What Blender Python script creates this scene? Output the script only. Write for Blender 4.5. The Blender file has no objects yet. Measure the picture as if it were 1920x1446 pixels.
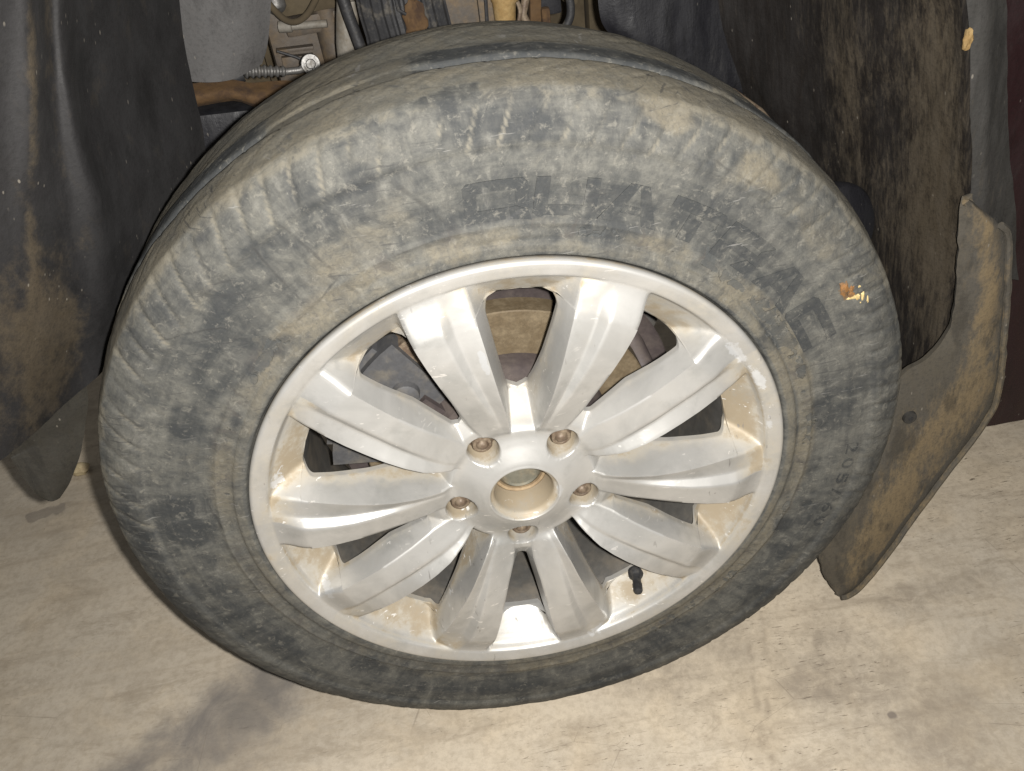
import bpy, bmesh, math
import numpy as np
from mathutils import Vector, Matrix
sc = bpy.context.scene
COL = sc.collection
# ------------------------------------------------------------------ camera, world, light
ZC = 0.335                                   # height of the wheel centre
CR = ((0.98331718, -0.14374122, -0.11147101), (0.17596205, 0.59638755, 0.78317256), (0.04609425, 0.7897217, -0.61173112))
CAM = Vector((-0.02852711, -0.52290762, 0.85789137))
cd = bpy.data.cameras.new('camera'); cam = bpy.data.objects.new('camera', cd); COL.objects.link(cam)
M3 = Matrix((CR[0], CR[1], tuple(-c for c in CR[2]))).transposed()
cam.matrix_world = Matrix.Translation(CAM) @ M3.to_4x4()
cd.sensor_width = 36.0; cd.lens = 36.0 * 1656.35 / 1920.0; cd.clip_start = 0.01; cd.clip_end = 50
sc.camera = cam
w = bpy.data.worlds.new('World'); sc.world = w; w.use_nodes = True
bg = w.node_tree.nodes['Background']; bg.inputs[0].default_value = (1.0, 0.98, 0.95, 1); bg.inputs[1].default_value = 0.125
ld = bpy.data.lights.new('phone_flash', 'AREA'); ld.shape = 'DISK'; ld.size = 0.014; ld.energy = 17.0; ld.color = (1.0, 0.97, 0.925)
fl = bpy.data.objects.new('phone_flash', ld); COL.objects.link(fl)
right, up, fwd = Vector(CR[0]), Vector(CR[1]), Vector(CR[2])
fl.matrix_world = Matrix.Translation(CAM + right * 0.026 + up * 0.004 - fwd * 0.004) @ M3.to_4x4()
sc.view_settings.view_transform = 'Standard'; sc.view_settings.look = 'None'; sc.view_settings.gamma = 1.0
sc.view_settings.exposure = 0.0
sc.render.resolution_x, sc.render.resolution_y = 1024, 771
sc.cycles.max_bounces = 6

# ------------------------------------------------------------------ numpy helpers
def hsh(ix, iy, iz, seed):
    h = (ix.astype(np.int64) * 374761393 + iy.astype(np.int64) * 668265263 + iz.astype(np.int64) * 2147483647 + seed * 1274126177) & 0xffffffff
    h = ((h ^ (h >> 13)) * 1274126177) & 0xffffffff
    h = ((h ^ (h >> 16)) * 2246822519) & 0xffffffff
    return ((h ^ (h >> 15)) & 0xffffff) / float(0xffffff)
def vnoise(P, seed=0):
    i = np.floor(P); f = P - i; f = f * f * (3 - 2 * f); i = i.astype(np.int64); r = 0
    for a in (0, 1):
        for b in (0, 1):
            for c in (0, 1):
                wgt = (f[:, 0] if a else 1 - f[:, 0]) * (f[:, 1] if b else 1 - f[:, 1]) * (f[:, 2] if c else 1 - f[:, 2])
                r = r + wgt * hsh(i[:, 0] + a, i[:, 1] + b, i[:, 2] + c, seed)
    return r
def fbm(P, seed=0, n=4):
    r = 0; a = 0.5; t = 0
    for k in range(n):
        r = r + a * vnoise(P * 2 ** k, seed + k); t += a; a *= 0.5
    return r / t
def sstep(a, b, x):
    t = np.clip((x - a) / (b - a), 0, 1); return t * t * (3 - 2 * t)

# ------------------------------------------------------------------ object helpers
def link(name, me, mat=None, parent=None, smooth=True):
    o = bpy.data.objects.new(name, me); COL.objects.link(o)
    if mat is not None: me.materials.append(mat)
    if smooth:
        me.polygons.foreach_set('use_smooth', np.ones(len(me.polygons), bool))
    if parent is not None: o.parent = parent
    return o
def mesh(name, V, F, mat=None, parent=None, smooth=True, sharp=None):
    me = bpy.data.meshes.new(name); me.from_pydata([tuple(map(float, v)) for v in V], [], [tuple(map(int, f)) for f in F]); me.update()
    o = link(name, me, mat, parent, smooth)
    if sharp: me.set_sharp_from_angle(angle=math.radians(sharp))
    return o
def frombm(name, bm, mat, parent=None, smooth=True, sharp=40):
    bmesh.ops.recalc_face_normals(bm, faces=bm.faces)
    me = bpy.data.meshes.new(name); bm.to_mesh(me); bm.free()
    o = link(name, me, mat, parent, smooth)
    if smooth and sharp: me.set_sharp_from_angle(angle=math.radians(sharp))
    return o
def tag(o, label=None, cat=None, group=None, kind=None):
    if label: o['label'] = label
    if cat: o['category'] = cat
    if group: o['group'] = group
    if kind: o['kind'] = kind
    return o
def empty(name, loc=(0, 0, 0)):
    o = bpy.data.objects.new(name, None); COL.objects.link(o); o.location = loc; o.empty_display_size = 0.05; return o
def setattr_(me, name, data, typ='FLOAT'):
    a = me.attributes.new(name, typ, 'POINT')
    a.data.foreach_set('value' if typ == 'FLOAT' else 'vector', np.asarray(data, np.float32).ravel())
def revolve(prof, n, cap=False, base=0):
    """prof: list of (r, y); wheel-style revolve about the Y axis"""
    prof = np.asarray(prof, float); t = np.linspace(0, 2 * np.pi, n, endpoint=False)
    V = np.stack([np.outer(prof[:, 0], np.cos(t)), np.repeat(prof[:, 1:2], n, 1), np.outer(prof[:, 0], np.sin(t))], 2).reshape(-1, 3)
    i = np.arange(len(prof) - 1)[:, None] * n; j = np.arange(n)[None]; j2 = (j + 1) % n
    F = np.stack([i + j, i + j2, i + n + j2, i + n + j], 2).reshape(-1, 4)
    return V, F
def densify(prof, step):
    out = [prof[0]]
    for a, b in zip(prof[:-1], prof[1:]):
        d = math.hypot(b[0] - a[0], b[1] - a[1]); k = max(1, int(math.ceil(d / step)))
        out += [(a[0] + (b[0] - a[0]) * q / k, a[1] + (b[1] - a[1]) * q / k) for q in range(1, k + 1)]
    return out
def catmull(P, n, closed=False):
    P = np.asarray(P, float); m = len(P); u = np.linspace(0, m - 1, n); i = np.clip(u.astype(int), 0, m - 2); f = (u - i)[:, None]
    e = np.vstack([2 * P[0] - P[1], P, 2 * P[-1] - P[-2]]) if m > 1 else P
    p0, p1, p2, p3 = e[i], e[i + 1], e[i + 2], e[i + 3]
    return 0.5 * (2 * p1 + (p2 - p0) * f + (2 * p0 - 5 * p1 + 4 * p2 - p3) * f ** 2 + (3 * p1 - p0 - 3 * p2 + p3) * f ** 3)
def gridsurf(G, nu, nv, lin=False):
    G = np.asarray(G, float)
    A = np.stack([catmull(G[r], nv) for r in range(len(G))])
    return np.stack([catmull(A[:, c], nu) for c in range(nv)], 1)
def gridmesh(name, S, thick, mat, parent=None, disp=None, sharp=50):
    """open grid S[nu,nv,3] -> sheet with real thickness"""
    nu, nv = S.shape[:2]
    du = np.gradient(S, axis=0); dv = np.gradient(S, axis=1); N = np.cross(dv, du); N /= np.linalg.norm(N, axis=2, keepdims=True) + 1e-12
    tocam = np.array(CAM) - S.reshape(-1, 3).mean(0)
    if (N.reshape(-1, 3).mean(0) @ tocam) < 0: N = -N
    if disp is not None: S = S + N * disp[..., None]
    V = np.concatenate([S.reshape(-1, 3), (S - N * thick).reshape(-1, 3)]); K = nu * nv
    F = []
    idx = np.arange(K).reshape(nu, nv)
    a, b, c, d = idx[:-1, :-1].ravel(), idx[:-1, 1:].ravel(), idx[1:, 1:].ravel(), idx[1:, :-1].ravel()
    F += np.stack([a, b, c, d], 1).tolist(); F += (np.stack([d, c, b, a], 1) + K).tolist()
    ring = np.concatenate([idx[0, :], idx[1:, -1], idx[-1, -2::-1], idx[-2:0:-1, 0]])
    for p, q in zip(ring, np.roll(ring, -1)): F.append([q, p, p + K, q + K])
    o = mesh(name, V, F, mat, parent, True)
    bm = bmesh.new(); bm.from_mesh(o.data); bmesh.ops.recalc_face_normals(bm, faces=bm.faces); bm.to_mesh(o.data); bm.free()
    o.data.set_sharp_from_angle(angle=math.radians(sharp))
    return o
def tube(bm, pts, rad, seg=12, cap=True):
    pts = [Vector(p) for p in pts]; rad = rad if hasattr(rad, '__len__') else [rad] * len(pts); rings = []
    ref = None
    for i, p in enumerate(pts):
        t = (pts[min(i + 1, len(pts) - 1)] - pts[max(i - 1, 0)]).normalized()
        if ref is None: ref = t.orthogonal().normalized()
        ref = (ref - t * ref.dot(t)).normalized(); b = t.cross(ref)
        rings.append([bm.verts.new(p + (ref * math.cos(2 * math.pi * k / seg) + b * math.sin(2 * math.pi * k / seg)) * rad[i]) for k in range(seg)])
    for r0, r1 in zip(rings[:-1], rings[1:]):
        for k in range(seg): bm.faces.new((r0[k], r0[(k + 1) % seg], r1[(k + 1) % seg], r1[k]))
    if cap: bm.faces.new(rings[0][::-1]); bm.faces.new(rings[-1])
def box(bm, c, s, rot=None, bev=0.0):
    m = Matrix.Translation(Vector(c)) @ (rot.to_4x4() if rot is not None else Matrix.Identity(4)) @ Matrix.Diagonal((s[0], s[1], s[2], 1))
    r = bmesh.ops.create_cube(bm, size=1.0, matrix=m)
    if bev > 0:
        es = list({e for v in r['verts'] for e in v.link_edges}); bmesh.ops.bevel(bm, geom=es, offset=bev, segments=2, affect='EDGES', profile=0.6)
def rotxyz(x, y, z): 
    from mathutils import Euler
    return Euler((math.radians(x), math.radians(y), math.radians(z))).to_matrix()

# ------------------------------------------------------------------ shader helpers
class Sh:
    def __init__(s, name):
        s.m = bpy.data.materials.new(name); s.m.use_nodes = True; s.t = s.m.node_tree; s.p = s.t.nodes['Principled BSDF']
        s.tc = s.t.nodes.new('ShaderNodeTexCoord'); s.obj = s.tc.outputs['Object']
    def n(s, typ, **kw):
        nd = s.t.nodes.new(typ)
        for k, v in kw.items(): setattr(nd, k, v)
        return nd
    def L(s, a, b): s.t.links.new(a, b)
    def put(s, sock, v):
        if hasattr(v, 'is_linked'): s.L(v, sock)
        else: sock.default_value = v
    def math(s, op, a, b=0.0, c=0.0):
        nd = s.n('ShaderNodeMath', operation=op)
        for i, v in enumerate((a, b, c)): s.put(nd.inputs[i], v)
        return nd.outputs[0]
    def map(s, v, a, b, c=0.0, d=1.0, smooth=True):
        nd = s.n('ShaderNodeMapRange', interpolation_type='SMOOTHSTEP' if smooth else 'LINEAR')
        for i, q in enumerate((v, a, b, c, d)): s.put(nd.inputs[i], q)
        return nd.outputs[0]
    def scale(s, vec, sx, sy, sz, rot=(0, 0, 0), loc=(0, 0, 0)):
        nd = s.n('ShaderNodeMapping'); nd.inputs['Scale'].default_value = (sx, sy, sz); nd.inputs['Rotation'].default_value = rot; nd.inputs['Location'].default_value = loc
        s.L(vec, nd.inputs[0]); return nd.outputs[0]
    def noise(s, vec, sc_, det=6, rough=0.6, dist=0.0):
        nd = s.n('ShaderNodeTexNoise'); s.L(vec, nd.inputs['Vector']); nd.inputs['Scale'].default_value = sc_; nd.inputs['Detail'].default_value = det
        nd.inputs['Roughness'].default_value = rough; nd.inputs['Distortion'].default_value = dist; return nd.outputs[0]
    def voro(s, vec, sc_, feat='F1', rnd=1.0):
        nd = s.n('ShaderNodeTexVoronoi', feature=feat); s.L(vec, nd.inputs['Vector']); nd.inputs['Scale'].default_value = sc_; nd.inputs['Randomness'].default_value = rnd; return nd.outputs['Distance']
    def attr(s, name, vec=False):
        nd = s.n('ShaderNodeAttribute'); nd.attribute_name = name; return nd.outputs['Vector' if vec else 'Fac']
    def mix(s, f, a, b):
        nd = s.n('ShaderNodeMix', data_type='RGBA'); s.put(nd.inputs[0], f)
        s.put(nd.inputs[6], a if hasattr(a, 'is_linked') else (*a, 1)); s.put(nd.inputs[7], b if hasattr(b, 'is_linked') else (*b, 1)); return nd.outputs[2]
    def bump(s, h, strength=0.3, dist=0.002, prev=None):
        nd = s.n('ShaderNodeBump'); nd.inputs['Strength'].default_value = strength; nd.inputs['Distance'].default_value = dist; s.L(h, nd.inputs['Height'])
        if prev is not None: s.L(prev, nd.inputs['Normal'])
        return nd.outputs[0]
    def out(s, col, rough=0.6, metal=0.0, spec=0.5, normal=None):
        s.put(s.p.inputs['Base Color'], col if hasattr(col, 'is_linked') else (*col, 1)); s.put(s.p.inputs['Roughness'], rough); s.put(s.p.inputs['Metallic'], metal)
        s.put(s.p.inputs['Specular IOR Level'], spec)
        if normal is not None: s.L(normal, s.p.inputs['Normal'])
        return s.m
def plain(name, base, dirt, scale=60, amt=(0.45, 0.65), rough=0.6, metal=0.0, stretch=(1, 1, 1), spec=0.4, bump=0.3):
    s = Sh(name); v = s.scale(s.obj, *stretch); n = s.noise(v, scale, 6, 0.65); n2 = s.noise(v, scale * 5, 4, 0.6)
    c = s.mix(s.map(n, *amt), base, dirt); c = s.mix(s.map(n2, 0.3, 0.7, 0.0, 0.35), c, tuple(x * 0.45 for x in base))
    return s.out(c, s.map(n, 0.3, 0.7, rough, min(1, rough + 0.2)), metal, spec, s.bump(n2, bump, 0.001))

# ---- materials
LINES = [(-.133, .276, -.106, .235, .0014), (-.055, .289, -.018, .246, .0017), (-.070, .238, -.018, .244, .0016), (-.153, .262, -.133, .217, .0010), (-.109, .231, -.093, .213, .0015), (-.138, .201, -.102, .228, .0009), (-.249, .060, -.246, .020, .0010), (-.233, .203, -.190, .205, .0008), (.153, .268, .195, .237, .0010)]
def m_tyre():
    s = Sh('dusty_rubber'); rad = s.attr('rad', True); cir = s.attr('circ', True)
    dark = s.attr('dark'); tan = s.attr('tan'); band = s.attr('band')
    n1 = s.noise(s.obj, 19, 9, 0.70, 0.5); n2 = s.noise(s.obj, 62, 8, 0.72, 0.7); n3 = s.noise(s.obj, 300, 4, 0.7)
    nr = s.noise(rad, 1.0, 5, 0.6); nc = s.noise(cir, 1.0, 5, 0.6); nd = s.noise(s.scale(s.obj, 1, 1, 1, (0, 0.6, 0)), 20, 4, 0.6, 2.5)
    dust = s.math('ADD', s.math('MULTIPLY', n1, 0.50), s.math('MULTIPLY', n2, 0.50))
    dust = s.math('ADD', dust, s.math('MULTIPLY', s.math('SUBTRACT', nr, 0.5), 0.42))
    dust = s.math('ADD', dust, s.math('MULTIPLY', s.math('SUBTRACT', nc, 0.5), 0.25))
    dust = s.math('SUBTRACT', dust, s.math('MULTIPLY', dark, 0.17))
    dust = s.math('ADD', dust, s.math('MULTIPLY', tan, 0.05))
    c = s.mix(s.map(dust, 0.30, 0.66), (0.026, 0.028, 0.029), (0.094, 0.092, 0.081))
    tn = s.math('ADD', s.math('MULTIPLY', s.noise(s.obj, 22, 6, 0.65, 1.2), 0.75), s.math('MULTIPLY', tan, 0.36))
    tn = s.math('ADD', s.math('SUBTRACT', tn, s.math('MULTIPLY', dark, 0.20)), s.math('MULTIPLY', s.math('SUBTRACT', n2, 0.5), 0.45))
    c = s.mix(s.map(tn, 0.40, 0.88, 0.0, 0.70), c, (0.125, 0.108, 0.076))
    # pale scuffs, fine radial hairs, specks
    c = s.mix(s.map(s.math('ADD', nr, s.math('MULTIPLY', n2, 0.5)), 0.86, 1.05, 0.0, 0.5), c, (0.150, 0.145, 0.130))
    c = s.mix(s.map(s.math('ADD', nd, s.math('MULTIPLY', n3, 0.3)), 0.80, 0.92, 0.0, 0.5), c, (0.05, 0.052, 0.055))
    # flaking mud with dark cracks in the bead band
    v = s.voro(s.scale(rad, 0.55, 0.55, 0.9), 1.3, 'DISTANCE_TO_EDGE'); cr = s.map(s.math('ADD', v, s.math('MULTIPLY', s.math('SUBTRACT', n2, 0.5), 0.55)), 0.0, 0.10, 1.0, 0.0)
    gate = s.map(s.noise(s.obj, 26, 4, 0.6), 0.44, 0.60)
    c = s.mix(s.math('MULTIPLY', s.math('MULTIPLY', cr, band), s.math('MULTIPLY', gate, 0.6)), c, (0.055, 0.05, 0.045))
    fl = s.map(s.math('SUBTRACT', s.math('ADD', s.noise(s.obj, 75, 3, 0.5, 0.8), s.math('MULTIPLY', s.attr('flake'), 0.32)), 0.0), 0.77, 0.80)
    c = s.mix(s.math('MULTIPLY', fl, s.map(n2, 0.3, 0.7, 0.85, 0.35)), c, (0.042, 0.045, 0.045))
    c = s.mix(s.map(n3, 0.38, 0.68, 0.0, 0.42), c, (0.042, 0.042, 0.04)); g2_ = s.noise(s.obj, 150, 5, 0.75, 0.5); c = s.mix(s.map(g2_, 0.54, 0.68, 0.0, 0.40), c, (0.17, 0.16, 0.135)); c = s.mix(s.map(g2_, 0.32, 0.45, 0.45, 0.0), c, (0.035, 0.036, 0.037))
    sx = s.n('ShaderNodeSeparateXYZ'); s.L(s.obj, sx.inputs[0]); X, Z = sx.outputs[0], sx.outputs[2]
    wob = s.math('MULTIPLY', s.math('SUBTRACT', s.noise(s.obj, 30, 3), 0.5), 0.008)
    for x0, z0, x1, z1, wd in LINES:
        L_ = math.hypot(x1 - x0, z1 - z0); ux, uz = (x1 - x0) / L_, (z1 - z0) / L_
        a = s.math('ADD', s.math('MULTIPLY', s.math('SUBTRACT', X, x0), ux), s.math('MULTIPLY', s.math('SUBTRACT', Z, z0), uz))
        b = s.math('ADD', s.math('ADD', s.math('MULTIPLY', s.math('SUBTRACT', X, x0), -uz), s.math('MULTIPLY', s.math('SUBTRACT', Z, z0), ux)), wob)
        ex = s.math('MAXIMUM', s.math('SUBTRACT', s.math('ABSOLUTE', s.math('SUBTRACT', a, L_ / 2)), L_ / 2), 0.0)
        d = s.math('ADD', s.math('ABSOLUTE', b), ex)
        c = s.mix(s.math('MULTIPLY', s.map(d, wd * .2, wd * 1.5, 1, 0), s.map(n2, 0.38, 0.64, 0.05, 0.6)), c, (0.022, 0.022, 0.022)); c = s.mix(s.math('MULTIPLY', s.attr('pale'), s.map(n2, 0.40, 0.68, 0.05, 0.55)), c, (0.125, 0.115, 0.092))
    for rot in (0.5, -0.9, 1.7):
        hs = s.noise(s.scale(s.obj, 1, 1, 16, (0, rot, 0)), 26, 3, 0.55, 0.25)
        c = s.mix(s.math('MULTIPLY', s.map(hs, 0.655, 0.70), s.map(s.noise(s.obj, 17, 3), 0.46, 0.6, 0, 0.6)), c, (0.03, 0.03, 0.03))
    hs = s.noise(s.scale(s.obj, 1, 1, 14, (0, 0.25, 0)), 40, 3, 0.55, 0.25)
    c = s.mix(s.math('MULTIPLY', s.map(hs, 0.66, 0.71), s.map(s.noise(s.obj, 12, 3), 0.5, 0.6, 0, 0.6)), c, (0.17, 0.165, 0.155))
    y = s.attr('smear')
    c = s.mix(s.map(s.math('ADD', s.math('MULTIPLY', s.noise(s.obj, 120, 4), 0.5), s.math('MULTIPLY', y, 0.5)), 0.56, 0.66), c, (0.10, 0.065, 0.035))
    h = s.math('ADD', s.math('MULTIPLY', n2, 0.6), s.math('ADD', s.math('MULTIPLY', n3, 0.35), s.math('MULTIPLY', fl, -0.5)))
    return s.out(c, 0.78, 0, 0.25, s.bump(h, 0.5, 0.002))
def m_alloy():
    s = Sh('scuffed_silver_paint'); d = s.attr('dirt')
    n1 = s.noise(s.obj, 18, 6, 0.6, 0.5); n2 = s.noise(s.obj, 70, 6, 0.7); n3 = s.noise(s.obj, 420, 3, 0.6)
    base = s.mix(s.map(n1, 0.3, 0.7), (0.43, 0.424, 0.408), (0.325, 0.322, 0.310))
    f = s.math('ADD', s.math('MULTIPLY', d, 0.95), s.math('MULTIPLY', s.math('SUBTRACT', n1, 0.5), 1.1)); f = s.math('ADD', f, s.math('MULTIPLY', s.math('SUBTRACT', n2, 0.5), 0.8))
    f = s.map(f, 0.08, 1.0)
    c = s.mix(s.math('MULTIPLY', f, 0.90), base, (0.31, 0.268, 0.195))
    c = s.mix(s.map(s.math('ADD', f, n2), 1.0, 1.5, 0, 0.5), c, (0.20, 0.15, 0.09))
    # dull grey smudges
    c = s.mix(s.map(s.noise(s.obj, 24, 7, 0.72, 0.3), 0.50, 0.72, 0, 0.45), c, (0.235, 0.237, 0.225))
    # paint chips and scratches
    sv = s.scale(s.obj, 1, 1, 3.2, (0, 0.7, 0)); ch = s.noise(sv, 85, 3, 0.55, 0.6)
    chip = s.math('MULTIPLY', s.map(ch, 0.665, 0.685), s.map(s.noise(s.obj, 11, 2), 0.46, 0.56))
    c = s.mix(chip, c, (0.54, 0.525, 0.50))
    sp = s.map(s.voro(s.obj, 230), 0.03, 0.055, 1, 0); sp = s.math('MULTIPLY', sp, s.map(s.noise(s.obj, 30, 2), 0.47, 0.56))
    c = s.mix(s.math('MULTIPLY', sp, 0.7), c, (0.58, 0.56, 0.52))
    dk = s.math('MULTIPLY', s.map(s.noise(s.scale(s.obj, 3.5, 1, 1, (0, -0.5, 0)), 70, 3, 0.5, 0.4), 0.69, 0.71), s.map(s.noise(s.obj, 9, 2, 0.5), 0.5, 0.62))
    c = s.mix(s.math('MULTIPLY', dk, 0.7), c, (0.16, 0.15, 0.14))
    e = s.attr('scrape'); ec = s.map(s.math('ADD', s.math('MULTIPLY', e, 0.55), s.math('MULTIPLY', s.noise(s.obj, 140, 4, 0.7), 0.6)), 0.62, 0.68)
    c = s.mix(s.math('MULTIPLY', ec, 0.7), c, (0.46, 0.47, 0.48))
    rough = s.math('ADD', s.map(n1, 0.3, 0.7, 0.36, 0.47), s.math('MULTIPLY', f, 0.20))
    met = s.map(f, 0.0, 0.9, 0.50, 0.15)
    h = s.math('ADD', s.math('MULTIPLY', n2, 0.3), s.math('ADD', s.math('MULTIPLY', chip, 0.5), s.math('MULTIPLY', n3, 0.12)))
    return s.out(c, rough, met, 0.5, s.bump(h, 0.16, 0.0015))
def m_floor():
    s = Sh('stained_concrete'); P = s.obj
    n1 = s.noise(P, 3.2, 6, 0.6, 0.4); n2 = s.noise(P, 14, 7, 0.65, 0.6); n3 = s.noise(P, 120, 5, 0.65)
    st = s.noise(s.scale(P, 1.2, 9, 1, (0, 0, 0.10)), 4.5, 6, 0.62, 0.3); st2 = s.noise(s.scale(P, 1, 14, 1, (0, 0, 0.06)), 16, 5, 0.6)
    n4 = s.noise(P, 7, 9, 0.72, 0.3)
    c = s.mix(s.map(n1, 0.3, 0.7), (0.515, 0.44, 0.335), (0.465, 0.415, 0.34))
    c = s.mix(s.map(n4, 0.44, 0.66, 0, 0.55), c, (0.32, 0.268, 0.20)); c = s.mix(s.map(s.noise(P, 2.4, 5, 0.6, 0.8), 0.48, 0.70, 0, 0.5), c, (0.345, 0.30, 0.24)); c = s.mix(s.map(s.noise(s.scale(P, 1, 3, 1, (0, 0, 0.1)), 9, 8, 0.75, 0.5), 0.52, 0.64, 0, 0.50), c, (0.27, 0.225, 0.17))
    c = s.mix(s.map(n2, 0.45, 0.75, 0, 0.45), c, (0.56, 0.465, 0.335))
    c = s.mix(s.map(st, 0.48, 0.70, 0, 0.42), c, (0.29, 0.24, 0.18))
    c = s.mix(s.map(st2, 0.56, 0.78, 0, 0.25), c, (0.55, 0.46, 0.335))
    n5 = s.noise(P, 42, 9, 0.75, 0.4); c = s.mix(s.map(n5, 0.50, 0.70, 0, 0.26), c, (0.27, 0.226, 0.17)); c = s.mix(s.map(n5, 0.30, 0.46, 0.15, 0), c, (0.60, 0.515, 0.39))
    c = s.mix(s.map(n3, 0.42, 0.66, 0, 0.30), c, (0.25, 0.205, 0.15))
    gr = s.noise(P, 420, 3, 0.7); c = s.mix(s.map(gr, 0.5, 0.8, 0, 0.25), c, (0.20, 0.165, 0.12))
    sx = s.n('ShaderNodeSeparateXYZ'); s.L(P, sx.inputs[0]); X, Y = sx.outputs[0], sx.outputs[1]
    def seg(x0, y0, x1, y1, wd, soft, dist=0.02, nsc=18):
        L_ = math.hypot(x1 - x0, y1 - y0); ux, uy = (x1 - x0) / L_, (y1 - y0) / L_
        nz = s.math('MULTIPLY', s.math('SUBTRACT', s.noise(P, nsc, 4, 0.6), 0.5), dist * 2)
        a = s.math('ADD', s.math('MULTIPLY', s.math('SUBTRACT', X, x0), ux), s.math('MULTIPLY', s.math('SUBTRACT', Y, y0), uy))
        b = s.math('ADD', s.math('MULTIPLY', s.math('SUBTRACT', X, x0), -uy), s.math('MULTIPLY', s.math('SUBTRACT', Y, y0), ux))
        ex = s.math('MAXIMUM', s.math('SUBTRACT', s.math('ABSOLUTE', s.math('SUBTRACT', a, L_ / 2)), L_ / 2), 0.0)
        d = s.math('ADD', s.math('SQRT', s.math('ADD', s.math('MULTIPLY', ex, ex), s.math('MULTIPLY', b, b))), nz)
        return s.map(d, wd, wd + soft, 1.0, 0.0)
    # grey tyre mark running from the wheel to the lower left, with darker patches along it
    mk = s.math('MAXIMUM', seg(-0.27, 0.16, -0.36, 0.06, 0.018, 0.06, 0.05), seg(-0.34, 0.10, -0.56, -0.05, 0.022, 0.04, 0.04))
    c = s.mix(s.math('MULTIPLY', mk, s.map(n2, 0.3, 0.7, 0.95, 0.45)), c, (0.165, 0.15, 0.137))
    c = s.mix(s.math('MULTIPLY', seg(-0.30, 0.125, -0.345, 0.085, 0.012, 0.03, 0.04), 0.45), c, (0.13, 0.12, 0.11))
    c = s.mix(s.math('MULTIPLY', seg(-0.685, 0.478, -0.655, 0.485, 0.010, 0.004, 0.016, 40), 0.55), c, (0.16, 0.14, 0.12))
    # rubber scuffs at the right
    for a in ((0.232, 0.07, 0.212, -0.01, 0.0022), (0.212, -0.01, 0.198, -0.07, 0.0028), (0.222, -0.02, 0.196, -0.10, 0.0022), (0.25, 0.075, 0.238, 0.02, 0.0016)):
        c = s.mix(s.math('MULTIPLY', seg(*a[:4], a[4] * 0.3, 0.0055, 0.007, 26), s.map(s.noise(P, 40, 5, 0.7), 0.40, 0.66, 0.0, 0.5)), c, (0.22, 0.18, 0.135))
    for a in ((0.33, -0.045, 0.36, -0.09, 0.02, 0.07, 0.06), (0.40, 0.06, 0.52, 0.075, 0.004, 0.03, 0.03), (0.27, -0.01, 0.31, 0.03, 0.01, 0.04, 0.04), (0.20, 0.06, 0.10, 0.03, 0.012, 0.05, 0.05)):
        c = s.mix(s.math('MULTIPLY', seg(*a), s.map(n5, 0.35, 0.65, 0.15, 0.6)), c, (0.225, 0.19, 0.15))
    c = s.mix(s.math('MULTIPLY', seg(0.333, -0.068, 0.335, -0.068, 0.0022, 0.003, 0.005, 60), 0.8), c, (0.16, 0.135, 0.115))
    # horizontal pitting, hairline cracks
    pit = s.map(s.noise(s.scale(P, 1.0, 6.5, 1, (0, 0, 0.10)), 62, 6, 0.72, 0.5), 0.60, 0.66)
    pm = s.map(s.noise(P, 5.5, 2, 0.5), 0.42, 0.58)
    c = s.mix(s.math('MULTIPLY', s.math('MULTIPLY', s.math('MULTIPLY', pit, pm), s.map(X, -0.22, 0.02, 0.15, 1.0)), 0.95), c, (0.14, 0.11, 0.08))
    spk = s.map(s.voro(P, 62), 0.03, 0.06, 1, 0); c = s.mix(s.math('MULTIPLY', s.math('MULTIPLY', spk, s.map(s.noise(P, 17, 2), 0.5, 0.6)), 0.75), c, (0.13, 0.105, 0.08))
    ck = s.map(s.voro(s.scale(P, 1, 1.8, 1, (0, 0, 0.3)), 7.5, 'DISTANCE_TO_EDGE'), 0.0, 0.0045, 1, 0); ck = s.math('MULTIPLY', ck, s.map(s.noise(P, 6, 4, 0.6), 0.52, 0.62))
    c = s.mix(s.math('MULTIPLY', ck, 0.5), c, (0.17, 0.14, 0.11))
    h = s.math('ADD', s.math('MULTIPLY', n3, 0.4), s.math('ADD', s.math('MULTIPLY', n2, 0.5), s.math('MULTIPLY', s.math('MULTIPLY', pit, pm), -0.8)))
    return s.out(c, 0.72, 0, 0.3, s.bump(h, 0.35, 0.002))
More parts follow.
